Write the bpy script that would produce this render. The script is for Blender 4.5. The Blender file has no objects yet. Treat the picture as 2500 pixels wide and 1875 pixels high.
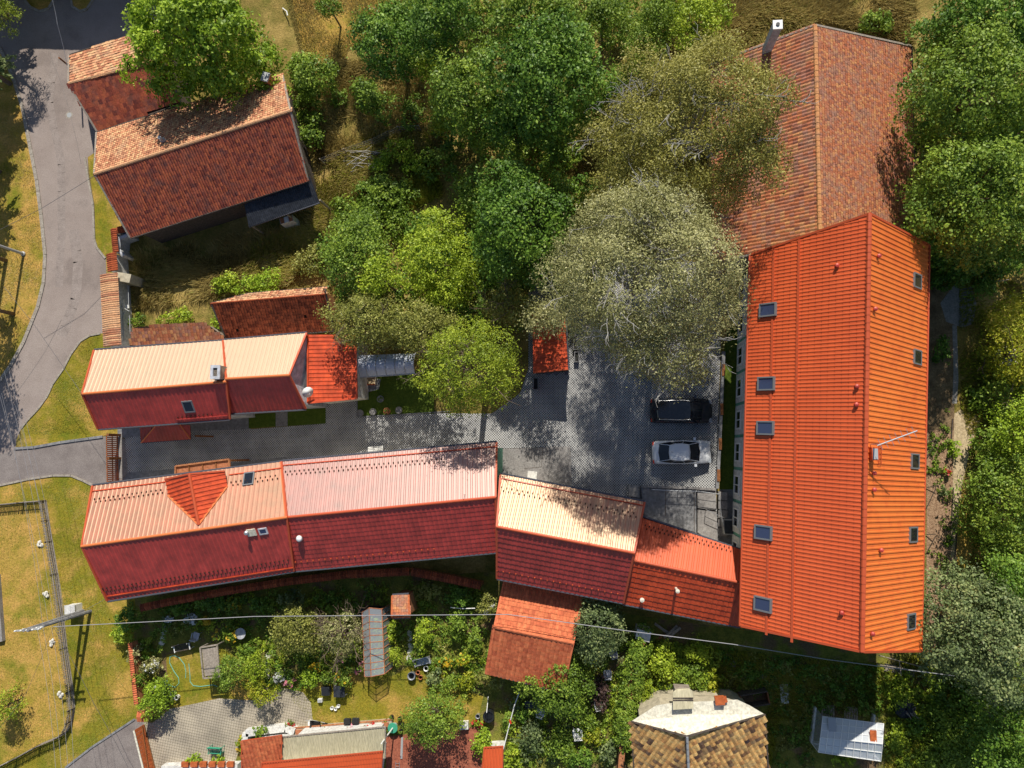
import bpy, math, random
import numpy as np
from mathutils import Vector, Matrix
random.seed(7)
S = bpy.context.scene
# ---------------------------------------------------------------- camera
F = 1735.0; H = 54.0; CX, CY = 1250.0, 937.5
NX, NY = 1450.0, 1100.0                       # where straight down falls in the picture
dn = Vector(((NX-CX)/F, -(NY-CY)/F, -1)).normalized()
Zc = -dn; Yc = (Vector((0,1,0)) - Zc*Zc.y).normalized(); Xc = Yc.cross(Zc)
RM = Matrix((Xc, Yc, Zc))                      # camera to world
cam = bpy.data.cameras.new('camera'); camo = bpy.data.objects.new('camera', cam); S.collection.objects.link(camo)
cam.sensor_width = 36; cam.lens = 36*F/2500; cam.clip_start = 1; cam.clip_end = 1500
camo.matrix_world = Matrix.Translation((0,0,H)) @ RM.to_4x4(); S.camera = camo
def ray(px, py): return RM @ Vector(((px-CX)/F, -(py-CY)/F, -1))
def P(px, py, z=0.0):
    d = ray(px, py); t = (z-H)/d.z
    return Vector((d.x*t, d.y*t, z))
OV = 2500/2212
def Q(x, y, z=0.0): return P(x*OV, y*OV, z)
def proj(p):
    c = RM.transposed() @ (Vector(p)-Vector((0,0,H)))
    return (CX+F*c.x/-c.z, CY-F*c.y/-c.z)
def onplane(px, py, o, n):
    d = ray(px, py); C0 = Vector((0,0,H)); t = (o-C0).dot(n)/d.dot(n)
    return C0+d*t
def mpp(z=0): return (H-z)/F                   # metres per photo pixel
# ---------------------------------------------------------------- light
KX, KY = -0.10, -1.16
sunv = Vector((KX, KY, -1)).normalized()
elev = math.asin(-sunv.z); azim = math.atan2(-sunv.x, -sunv.y)
W = bpy.data.worlds.new('World'); S.world = W; W.use_nodes = True
nt = W.node_tree; nt.nodes.clear()
sky = nt.nodes.new('ShaderNodeTexSky'); sky.sky_type = 'NISHITA'; sky.sun_disc = False
sky.sun_elevation = elev; sky.sun_rotation = azim; sky.altitude = 300
bg = nt.nodes.new('ShaderNodeBackground'); bg.inputs[1].default_value = 0.092
wo = nt.nodes.new('ShaderNodeOutputWorld'); nt.links.new(sky.outputs[0], bg.inputs[0]); nt.links.new(bg.outputs[0], wo.inputs[0])
sl = bpy.data.lights.new('sun', 'SUN'); sl.energy = 5.0; sl.angle = math.radians(0.5); sl.color = (1, 0.94, 0.82)
so = bpy.data.objects.new('sun', sl); S.collection.objects.link(so)
so.rotation_euler = sunv.to_track_quat('-Z', 'Y').to_euler(); so.location = (0, 40, 60)
S.view_settings.view_transform = 'Standard'; S.view_settings.look = 'None'; S.view_settings.gamma = 1
S.view_settings.exposure = 0.12; S.view_settings.use_curve_mapping = False
S.render.resolution_x = 1024; S.render.resolution_y = 768
# ---------------------------------------------------------------- materials
MATS = {}
def lin(c): return tuple(c[:3])+(1,)
def mat(name, col, col2=None, rough=0.8, scale=2.0, bump=0.0, bscale=None, spec=0.3, metal=0.0, tone=False, tones=None,
        detail=6, contrast=(0.35, 0.65), trans=0.0, alpha=1.0, col3=None, scale3=0.3, con3=(0.5, 0.62), mult=0.0, stretch=None, stint=None, coat=None, ior=None):
    m = bpy.data.materials.new(name); m.use_nodes = True; t = m.node_tree; N = t.nodes; L = t.links
    b = N['Principled BSDF']; b.inputs['Roughness'].default_value = rough
    b.inputs['Specular IOR Level'].default_value = spec; b.inputs['Metallic'].default_value = metal
    if ior: b.inputs['IOR'].default_value = ior
    if coat:
        b.inputs['Coat Weight'].default_value = 1; b.inputs['Coat Roughness'].default_value = coat[0]; b.inputs['Coat IOR'].default_value = coat[1]; b.inputs['Coat Tint'].default_value = (1,1,1,1)
    if stint: b.inputs['Specular Tint'].default_value = lin(stint)
    g = N.new('ShaderNodeNewGeometry'); pos = g.outputs['Position']
    if stretch:
        mp = N.new('ShaderNodeMapping'); mp.inputs['Scale'].default_value = stretch[:3]
        mp.inputs['Rotation'].default_value = (0, 0, stretch[3] if len(stretch) > 3 else 0)
        L.new(pos, mp.inputs['Vector']); pos = mp.outputs[0]
    def noise(sc, det=6):
        n = N.new('ShaderNodeTexNoise'); n.inputs['Scale'].default_value = sc; n.inputs['Detail'].default_value = det
        n.inputs['Roughness'].default_value = 0.62
        L.new(pos, n.inputs['Vector']); return n.outputs['Fac']
    def ramp(src, stops):
        r = N.new('ShaderNodeValToRGB'); e = r.color_ramp.elements
        e[0].position = stops[0][0]; e[0].color = lin(stops[0][1]); e[1].position = stops[-1][0]; e[1].color = lin(stops[-1][1])
        for p_, c_ in stops[1:-1]:
            x = e.new(p_); x.color = lin(c_)
        L.new(src, r.inputs[0]); return r.outputs[0]
    def mix(a, c, f, bt='MIX'):
        x = N.new('ShaderNodeMix'); x.data_type = 'RGBA'; x.blend_type = bt
        if hasattr(f, 'is_linked') or not isinstance(f, (int, float)): L.new(f, x.inputs[0])
        else: x.inputs[0].default_value = f
        for s_, i in ((a, 6), (c, 7)):
            if isinstance(s_, tuple): x.inputs[i].default_value = lin(s_)
            else: L.new(s_, x.inputs[i])
        return x.outputs[2]
    if tones:
        at = N.new('ShaderNodeAttribute'); at.attribute_name = 'tone'
        k = len(tones); out = ramp(at.outputs['Fac'], [(i/(k-1), c) for i, c in enumerate(tones)])
        if col2: out = mix(out, col2, ramp(noise(scale, detail), [(contrast[0], (0,0,0)), (contrast[1], (0.7,)*3)]))
    elif col2:
        out = ramp(noise(scale, detail), [(contrast[0], col), (contrast[1], col2)])
    else:
        out = None
    if col3:
        f3 = ramp(noise(scale3, 5), [(con3[0], (0,0,0)), (con3[1], (1,1,1))])
        out = mix(out if out else col, col3, f3)
    if mult:
        v = ramp(noise(mult, 8), [(0.3, (0.62,)*3), (0.7, (1.25,)*3)])
        out = mix(out if out else col, v, 1.0, 'MULTIPLY')
    if out: L.new(out, b.inputs['Base Color'])
    else: b.inputs['Base Color'].default_value = lin(col)
    if bump:
        bn = N.new('ShaderNodeBump'); bn.inputs['Strength'].default_value = 1.0; bn.inputs['Distance'].default_value = bump
        L.new(noise(bscale or scale*6, 6), bn.inputs['Height']); L.new(bn.outputs[0], b.inputs['Normal'])
    if trans:
        tr = N.new('ShaderNodeBsdfTranslucent'); ms = N.new('ShaderNodeMixShader'); ms.inputs[0].default_value = trans
        if out: L.new(out, tr.inputs[0])
        else: tr.inputs[0].default_value = lin(col)
        L.new(b.outputs[0], ms.inputs[1]); L.new(tr.outputs[0], ms.inputs[2])
        L.new(ms.outputs[0], N['Material Output'].inputs[0])
    if alpha < 1: b.inputs['Alpha'].default_value = alpha
    MATS[name] = m; return m
mat('asphalt', (.30,.245,.220), (.36,.30,.272), rough=.9, scale=.5, bump=.006, bscale=40, mult=18, spec=.2, col3=(.25,.205,.185), scale3=.25)
mat('asphalt_patch', (.26,.215,.195), (.34,.285,.26), rough=.9, scale=1.5, mult=16, bump=.005, bscale=30)
mat('asphalt_dark', (.20,.17,.16), (.27,.235,.22), rough=.9, scale=.8, mult=14, bump=.006, bscale=30)
mat('concrete', (.23,.215,.21), (.31,.295,.285), rough=.85, scale=1.2, mult=9, bump=.003)
mat('concrete_grey', (.19,.19,.20), (.26,.26,.27), rough=.8, scale=1.5, mult=5, bump=.002)
mat('kerb', (.28,.24,.20), (.40,.36,.31), rough=.9, scale=4, mult=10)
mat('lawn', (0.284,0.230,0.027), (0.163,0.182,0.017), rough=.95, scale=.9, bump=.05, bscale=14, mult=7, contrast=(.4,.6), col3=(0.567,0.338,0.091), scale3=.45, con3=(.47,.66), spec=.1)
mat('dry_lawn', (0.567,0.338,0.097), (0.340,0.257,0.043), rough=.95, scale=.8, bump=.05, bscale=14, mult=7, spec=.1, col3=(0.213,0.209,0.024), scale3=.35, con3=(.52,.66))
mat('meadow', (.30,.21,.065), (.15,.145,.03), rough=.95, scale=.7, bump=.09, bscale=9, mult=6, spec=.1, col3=(.42,.30,.10), scale3=.3, con3=(.5,.66))
mat('soil', (0.142,0.095,0.055), (0.269,0.189,0.109), rough=.95, scale=1.5, bump=.05, bscale=12, mult=8, spec=.1)
mat('bark', (0.213,0.121,0.073), (0.482,0.324,0.207), rough=.95, scale=7, bump=.05, bscale=16, mult=12, spec=.1)
mat('path', (0.425,0.324,0.194), (0.595,0.472,0.304), rough=.95, scale=2, bump=.02, mult=8, spec=.1)
mat('garden', (0.106,0.128,0.024), (0.241,0.230,0.043), rough=.95, scale=1.4, bump=.06, bscale=10, mult=8, spec=.1, col3=(0.184,0.121,0.067), scale3=.5, con3=(.5,.62))
mat('turf', (0.071,0.115,0.015), (0.106,0.149,0.022), rough=.95, scale=3, mult=14, bump=.02, spec=.1)
mat('metal_red_sunlit', (.38,.060,.034), (.33,.052,.030), rough=.57, scale=.5, spec=1.0, mult=1.2, stint=(1,.88,.62), ior=2.3)  # sunlit-slope copy of the red roof metal, warm glare tuned into its tint
mat('metal_red_cream_glare', (.34,.075,.036), (.30,.066,.034), rough=.62, scale=.5, spec=1.0, mult=1.2, stint=(1,.92,.68), ior=2.8)  # red roof metal for the cottage's sunlit slopes, cream glare built in
mat('metal_red_rose_glare', (.33,.060,.042), (.29,.052,.038), rough=.57, scale=.5, spec=1.0, mult=1.2, stint=(1,.94,.86), ior=2.2)  # red roof metal for the row house's sunlit slope, whiter glare built in
mat('metal_red_shaded', (.46,.050,.040), (.40,.043,.036), rough=.5, scale=.5, spec=.7, mult=1.2, stint=(1,.70,.6), ior=1.6)  # red roof metal with slope shade put into its colour; porch and vents too
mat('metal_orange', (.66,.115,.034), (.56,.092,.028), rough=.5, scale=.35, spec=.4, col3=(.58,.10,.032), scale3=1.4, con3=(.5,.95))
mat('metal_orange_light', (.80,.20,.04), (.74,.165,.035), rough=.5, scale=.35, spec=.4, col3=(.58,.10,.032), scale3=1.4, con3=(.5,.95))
mat('metal_bright', (.62,.085,.024), (.54,.07,.022), rough=.45, spec=.4, mult=1.5)
mat('trim_red', (.50,.085,.03), rough=.5, spec=.4)
mat('trim_orange', (.62,.17,.05), rough=.5, spec=.4)
mat('gutter', (.075,.08,.10), rough=.4, spec=.5)
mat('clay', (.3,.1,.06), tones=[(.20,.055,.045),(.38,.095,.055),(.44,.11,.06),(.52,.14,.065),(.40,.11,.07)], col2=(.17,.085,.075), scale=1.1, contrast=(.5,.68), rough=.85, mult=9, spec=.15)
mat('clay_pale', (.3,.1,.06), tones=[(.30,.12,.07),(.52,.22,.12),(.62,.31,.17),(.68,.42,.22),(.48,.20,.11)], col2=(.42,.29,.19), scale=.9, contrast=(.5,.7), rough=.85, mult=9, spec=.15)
mat('clay_barn', (.3,.1,.06), tones=[(.28,.12,.085),(.46,.15,.075),(.52,.19,.09),(.60,.28,.12),(.40,.18,.13),(.50,.17,.085)], col2=(.34,.22,.17), scale=.7, contrast=(.5,.72), rough=.9, mult=10, spec=.1)
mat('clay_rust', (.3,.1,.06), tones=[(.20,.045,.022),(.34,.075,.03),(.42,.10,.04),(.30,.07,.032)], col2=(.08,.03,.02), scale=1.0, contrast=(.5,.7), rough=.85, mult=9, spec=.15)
mat('clay_ochre', (.3,.1,.06), tones=[(.06,.04,.04),(.52,.26,.10),(.70,.40,.14),(.80,.48,.18),(.80,.52,.20),(.16,.10,.07),(.74,.44,.16)], rough=.8, mult=8, spec=.2)
mat('clay_new', (.5,.13,.06), tones=[(.50,.12,.055),(.60,.16,.07),(.68,.20,.085)], rough=.75, mult=5, spec=.2)
mat('deck', (.05,.025,.018), rough=.9)
mat('wall_cream', (.52,.46,.34), (.44,.38,.28), rough=.9, scale=2, mult=4)
mat('wall_white', (.70,.69,.66), (.62,.61,.59), rough=.9, scale=2, mult=5)
mat('wall_green', (.17,.42,.30), (.15,.38,.27), rough=.9, scale=2, mult=3)
mat('wall_plaster', (.34,.29,.24), (.24,.20,.16), rough=.95, scale=1.5, mult=5)
mat('wall_grey', (.50,.51,.55), (.44,.45,.50), rough=.9, scale=2, mult=3)
mat('brick', (.34,.13,.06), (.46,.20,.09), rough=.9, scale=6, mult=12)
mat('glass_dark', (.012,.014,.02), rough=.06, spec=.7)
mat('glass_blue', (.035,.045,.10), rough=.10, spec=.9)
mat('glass_white', (.72,.76,.80), rough=.2, spec=.6, alpha=.72)
mat('glass_pane', (.55,.60,.66), rough=.18, spec=.6, alpha=.42)
mat('poly', (.42,.46,.56), (.50,.54,.64), rough=.25, spec=.5, scale=3)
mat('frame_grey', (.16,.17,.18), rough=.4, spec=.5)
mat('white_paint', (.78,.78,.76), rough=.5)
mat('offwhite', (.72,.69,.58), (.66,.62,.50), rough=.9, scale=2, mult=6)
mat('steel', (.55,.56,.57), rough=.35, metal=.7)
mat('steel_dull', (.40,.41,.42), rough=.6, metal=.2)
mat('wood_brown', (.20,.075,.025), (.28,.11,.04), rough=.7, scale=6, mult=8)
mat('wood_orange', (.50,.13,.04), (.42,.10,.03), rough=.6, scale=4, mult=5)
mat('wood_grey', (.26,.22,.18), (.36,.31,.26), rough=.9, scale=8, mult=10)
mat('wood_dark', (.07,.055,.045), (.11,.085,.07), rough=.85, scale=8, mult=8)
mat('black_sheet', (.022,.026,.035), (.035,.04,.052), rough=.55, scale=2, mult=4)
mat('rubber', (.02,.02,.02), rough=.8)
mat('black_plastic', (.02,.022,.025), rough=.35, spec=.5)
mat('car_black', (.030,.033,.042), rough=.16, spec=.8, metal=.3)
mat('car_silver', (.74,.76,.80), rough=.22, spec=.8)
mat('car_roof', (.008,.009,.012), rough=.08, spec=.9)
mat('terracotta', (.42,.15,.07), (.50,.20,.10), rough=.85, scale=5, mult=6)
mat('green_paint', (.05,.32,.20), rough=.5)
mat('hose_green', (.16,.42,.33), rough=.5)
mat('red_paint', (.55,.05,.02), rough=.5)
mat('wire', (.10,.10,.11), rough=.6)
mat('wire_pale', (.30,.30,.32), rough=.5)
mat('rock', (.62,.58,.50), (.74,.72,.66), rough=.9, scale=6, mult=8)
mat('trunk', (.12,.085,.06), (.20,.15,.11), rough=.95, scale=6, mult=8)
mat('birch_bark', (.46,.44,.41), (.34,.32,.29), rough=.8, scale=5, mult=6)
mat('reed_roof', (.46,.42,.28), (.54,.49,.34), rough=.85, scale=1.5, mult=5, stretch=(6,.5,1,.08))
mat('brick_floor', (.30,.09,.055), (.36,.12,.07), rough=.85, scale=4, mult=8)
def leafmat(name, tones, tr=.28): mat(name, tones[0], tones=tones, rough=.5, spec=.32, trans=tr)
leafmat('leaf_walnut', [(0.094, 0.174, 0.012), (0.209, 0.33, 0.022), (0.356, 0.504, 0.036), (0.525, 0.661, 0.059)])
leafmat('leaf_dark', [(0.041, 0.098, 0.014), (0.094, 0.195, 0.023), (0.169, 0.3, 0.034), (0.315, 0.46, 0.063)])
leafmat('leaf_mid', [(0.074, 0.135, 0.017), (0.149, 0.243, 0.028), (0.24, 0.353, 0.039), (0.406, 0.504, 0.067)])
leafmat('leaf_lime', [(0.139, 0.204, 0.016), (0.259, 0.36, 0.026), (0.414, 0.532, 0.04), (0.587, 0.656, 0.066)])
leafmat('leaf_yellow', [(.15,.19,.015),(.28,.34,.02),(.42,.44,.03),(.50,.44,.05)])
leafmat('leaf_birch', [(0.137, 0.131, 0.023), (0.238, 0.226, 0.038), (0.357, 0.338, 0.075), (0.528, 0.485, 0.149)])
leafmat('leaf_willow', [(0.143, 0.142, 0.051), (0.265, 0.267, 0.092), (0.424, 0.416, 0.168), (0.653, 0.621, 0.335)])
leafmat('leaf_olive', [(0.11, 0.116, 0.029), (0.218, 0.233, 0.045), (0.337, 0.35, 0.073), (0.515, 0.486, 0.144)])
leafmat('leaf_conifer', [(0.087, 0.126, 0.014), (0.207, 0.285, 0.022), (0.363, 0.453, 0.036), (0.537, 0.606, 0.059)])
leafmat('leaf_blue', [(0.065, 0.096, 0.040), (0.131, 0.185, 0.066), (0.224, 0.290, 0.106), (0.412, 0.451, 0.185)])
leafmat('leaf_purple', [(.05,.03,.03),(.09,.05,.045),(.13,.08,.06)], .15)
leafmat('grass_dry', [(.22,.165,.05),(.38,.29,.09),(.55,.43,.16),(.27,.28,.06)], .35)
leafmat('grass_green', [(0.158,0.180,0.020),(0.268,0.300,0.034),(0.410,0.405,0.054),(0.472,0.360,0.081)], .35)
leafmat('flower_red', [(.45,.02,.02),(.6,.06,.05)]); leafmat('flower_yellow', [(.6,.42,.02),(.75,.5,.05)])
leafmat('flower_pink', [(.6,.15,.22),(.7,.35,.40)]); leafmat('flower_white', [(.7,.7,.72),(.8,.8,.8)])
def paver_mat(name, pitch, ca, cb, rot=0.785, thr=.42):
    m = mat(name, ca, rough=.85, spec=.2); t = m.node_tree; N = t.nodes; L = t.links; b = N['Principled BSDF']
    g = N.new('ShaderNodeNewGeometry'); mp = N.new('ShaderNodeMapping'); mp.inputs['Rotation'].default_value = (0,0,rot)
    k = math.pi/pitch; mp.inputs['Scale'].default_value = (k,k,k); L.new(g.outputs['Position'], mp.inputs[0])
    sp = N.new('ShaderNodeSeparateXYZ'); L.new(mp.outputs[0], sp.inputs[0])
    def M(op, a, c=None):
        x = N.new('ShaderNodeMath'); x.operation = op
        if isinstance(a, (int,float)): x.inputs[0].default_value = a
        else: L.new(a, x.inputs[0])
        if c is not None:
            if isinstance(c, (int,float)): x.inputs[1].default_value = c
            else: L.new(c, x.inputs[1])
        return x.outputs[0]
    v = M('MULTIPLY', M('ABSOLUTE', M('SINE', sp.outputs[0])), M('ABSOLUTE', M('SINE', sp.outputs[1])))
    r = N.new('ShaderNodeValToRGB'); r.color_ramp.elements[0].position = thr-.08; r.color_ramp.elements[1].position = thr+.08
    r.color_ramp.elements[0].color = (0,0,0,1); r.color_ramp.elements[1].color = (1,1,1,1); L.new(v, r.inputs[0])
    n = N.new('ShaderNodeTexNoise'); n.inputs['Scale'].default_value = .6; n.inputs['Detail'].default_value = 8; L.new(g.outputs['Position'], n.inputs[0])
    rr = N.new('ShaderNodeValToRGB'); rr.color_ramp.elements[0].position=.35; rr.color_ramp.elements[1].position=.68
    rr.color_ramp.elements[0].color=(.75,.75,.75,1); rr.color_ramp.elements[1].color=(1.15,1.15,1.12,1); L.new(n.outputs[0], rr.inputs[0])
    x = N.new('ShaderNodeMix'); x.data_type='RGBA'; L.new(r.outputs[0], x.inputs[0]); x.inputs[6].default_value=lin(ca); x.inputs[7].default_value=lin(cb)
    y = N.new('ShaderNodeMix'); y.data_type='RGBA'; y.blend_type='MULTIPLY'; y.inputs[0].default_value=1; L.new(x.outputs[2], y.inputs[6]); L.new(rr.outputs[0], y.inputs[7])
    L.new(y.outputs[2], b.inputs['Base Color'])
    bp = N.new('ShaderNodeBump'); bp.invert = True; bp.inputs['Distance'].default_value=.02; L.new(r.outputs[0], bp.inputs['Height']); L.new(bp.outputs[0], b.inputs['Normal'])
paver_mat('grid_paving', .135, (.54,.54,.55), (.07,.068,.066), thr=.46)
paver_mat('cobble', .20, (.31,.27,.20), (.43,.375,.30), rot=.15, thr=.14)
# ---------------------------------------------------------------- mesh tools
WL = {}
col = S.collection
class MB:
    def __init__(s): s.v = []; s.f = []; s.t = []; s.m = []
    def add(s, vs, fs, tone=None, mi=0):
        k = len(s.v); s.v += [tuple(x) for x in vs]
        for f in fs: s.f.append(tuple(i+k for i in f)); s.t.append(.5 if tone is None else tone); s.m.append(mi)
        return s
    def obox(s, o, a, b, c, tone=None, mi=0):
        o, a, b, c = Vector(o), Vector(a), Vector(b), Vector(c)     # corner origin and three edges (a x b along c)
        vs = [o, o+a, o+a+b, o+b, o+c, o+a+c, o+a+b+c, o+b+c]
        return s.add(vs, [(0,3,2,1),(4,5,6,7),(0,1,5,4),(1,2,6,5),(2,3,7,6),(3,0,4,7)], tone, mi)
    def cbox(s, c, a, b, n, ha, hb, hn, tone=None, mi=0):          # centre, unit axes, half sizes
        c = Vector(c); return s.obox(c-a*ha-b*hb-n*hn, a*2*ha, b*2*hb, n*2*hn, tone, mi)
    def box(s, x, y, z, sx, sy, sz, rot=0, tone=None, mi=0):       # centre xy, base z
        a = Vector((math.cos(rot), math.sin(rot), 0)); b = Vector((-a.y, a.x, 0))
        return s.cbox((x, y, z+sz/2), a, b, Vector((0,0,1)), sx/2, sy/2, sz/2, tone, mi)
    def beam(s, p, q, w, h=None, tone=None, mi=0, up=(0,0,1)):
        p, q = Vector(p), Vector(q); a = (q-p); L_ = a.length
        if L_ < 1e-6: return s
        a /= L_; u = Vector(up)
        if abs(a.dot(u)) > .98: u = Vector((0,1,0))
        b = u.cross(a).normalized(); n = a.cross(b)
        return s.cbox((p+q)/2, a, b, n, L_/2, w/2, (h or w)/2, tone, mi)
    def tube(s, pts, r, n=6, r2=None, tone=None, cap=True, mi=0):
        pts = [Vector(p) for p in pts]; k0 = len(s.v); m = len(pts)
        for i, p in enumerate(pts):
            d = (pts[min(i+1, m-1)]-pts[max(i-1, 0)]).normalized()
            u = Vector((0,0,1)) if abs(d.z) < .9 else Vector((0,1,0))
            b = d.cross(u).normalized(); c = b.cross(d)
            rr = r if r2 is None else r+(r2-r)*i/(m-1)
            for j in range(n):
                a = 2*math.pi*j/n; s.v.append(tuple(p+b*rr*math.cos(a)+c*rr*math.sin(a)))
        for i in range(m-1):
            for j in range(n):
                a = k0+i*n+j; b_ = k0+i*n+(j+1) % n
                s.f.append((a, b_, b_+n, a+n)); s.t.append(.5 if tone is None else tone); s.m.append(mi)
        if cap:
            s.f.append(tuple(k0+j for j in range(n-1, -1, -1))); s.t.append(.5); s.m.append(mi)
            s.f.append(tuple(k0+(m-1)*n+j for j in range(n))); s.t.append(.5); s.m.append(mi)
        return s
    def lathe(s, c, prof, n=16, mi=0, axis=None):
        c = Vector(c); k0 = len(s.v)
        ax = Vector(axis).normalized() if axis else Vector((0,0,1))
        u = ax.orthogonal().normalized(); w = ax.cross(u)
        for r, z in prof:
            for j in range(n):
                a = 2*math.pi*j/n; s.v.append(tuple(c+ax*z+(u*math.cos(a)+w*math.sin(a))*r))
        for i in range(len(prof)-1):
            for j in range(n):
                a = k0+i*n+j; b = k0+i*n+(j+1) % n
                s.f.append((a, b, b+n, a+n)); s.t.append(.5); s.m.append(mi)
        s.f.append(tuple(k0+j for j in range(n-1,-1,-1))); s.t.append(.5); s.m.append(mi)
        s.f.append(tuple(k0+(len(prof)-1)*n+j for j in range(n))); s.t.append(.5); s.m.append(mi)
        return s
    def prism(s, poly, z0, z1, tone=None, mi=0):
        n = len(poly); A = sum(poly[i][0]*poly[(i+1)%n][1]-poly[(i+1)%n][0]*poly[i][1] for i in range(n))
        if A < 0: poly = poly[::-1]
        vs = [(p[0], p[1], z0) for p in poly]+[(p[0], p[1], z1) for p in poly]
        fs = [tuple(range(n-1,-1,-1)), tuple(range(n, 2*n))]+[(i, (i+1)%n, n+(i+1)%n, n+i) for i in range(n)]
        return s.add(vs, fs, tone, mi)
    def build(s, name, m, parent=None, smooth=False, kind=None):
        off = WL.get(parent, Vector((0,0,0))) if parent else Vector((0,0,0))
        base = Vector((0,0,0))
        if parent is None:
            a = np.array(s.v); c = (a.min(0)+a.max(0))/2; base = Vector((c[0], c[1], a[:,2].min()))
            off = base
        a = np.array(s.v, dtype=float)-np.array(off)
        return mesh_obj(name, a, s.f, m, parent, s.t, s.m, smooth, kind, base, off)
def mesh_obj(name, verts, faces, m, parent=None, tones=None, mis=None, smooth=False, kind=None, loc=None, off=None):
    me = bpy.data.meshes.new(name); me.from_pydata([tuple(v) for v in verts], [], faces)
    ms = m if isinstance(m, (list, tuple)) else [m]
    for x in ms: me.materials.append(MATS[x])
    if mis and len(ms) > 1: me.polygons.foreach_set('material_index', mis)
    if tones is not None:
        at = me.attributes.new('tone', 'FLOAT', 'FACE'); at.data.foreach_set('value', np.array(tones, dtype=np.float32))
    if smooth: me.polygons.foreach_set('use_smooth', [True]*len(faces))
    me.update(); o = bpy.data.objects.new(name, me); col.objects.link(o)
    if parent: o.parent = parent; WL[o] = Vector(off) if off is not None else WL.get(parent, Vector((0,0,0)))
    else: o.location = loc or (0,0,0); WL[o] = Vector(loc or (0,0,0))
    if kind: o['kind'] = kind
    return o
def quads_obj(name, V, m, parent=None, tone=None, kind=None, off=(0,0,0), nv=4):
    """V: (n, nv, 3) loose faces"""
    n = len(V); me = bpy.data.meshes.new(name)
    me.vertices.add(n*nv); me.loops.add(n*nv); me.polygons.add(n)
    me.vertices.foreach_set('co', (V-np.array(off)).reshape(-1).astype(np.float32))
    me.loops.foreach_set('vertex_index', np.arange(n*nv, dtype=np.int32))
    me.polygons.foreach_set('loop_start', np.arange(0, n*nv, nv, dtype=np.int32))
    me.materials.append(MATS[m]) if isinstance(m, str) else [me.materials.append(MATS[x]) for x in m]
    if tone is not None:
        at = me.attributes.new('tone', 'FLOAT', 'FACE'); at.data.foreach_set('value', tone.astype(np.float32))
    me.update(calc_edges=True); o = bpy.data.objects.new(name, me); col.objects.link(o)
    if parent: o.parent = parent; WL[o] = Vector(off)
    else: o.location = off; WL[o] = Vector(off)
    if kind: o['kind'] = kind
    return o
def thing(name, label, cat, loc, group=None):
    o = bpy.data.objects.new(name, None); col.objects.link(o); o.location = loc; o.empty_display_size = .3
    o['label'] = label; o['category'] = cat
    if group: o['group'] = group
    WL[o] = Vector(loc); return o
def tag(o, label, cat, group=None):
    o['label'] = label; o['category'] = cat
    if group: o['group'] = group
    return o
def struct(name, mb, m): return mb.build(name, m, None, kind='structure')
def sheet(name, pix, z, m, kind='structure', conv=P):
    mb = MB(); pts = [conv(x, y, z) for x, y in pix]
    A = sum(pts[i].x*pts[(i+1)%len(pts)].y-pts[(i+1)%len(pts)].x*pts[i].y for i in range(len(pts)))
    if A < 0: pts = pts[::-1]
    mb.add(pts, [tuple(range(len(pts)))]); return mb.build(name, m, None, kind=kind)
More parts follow.
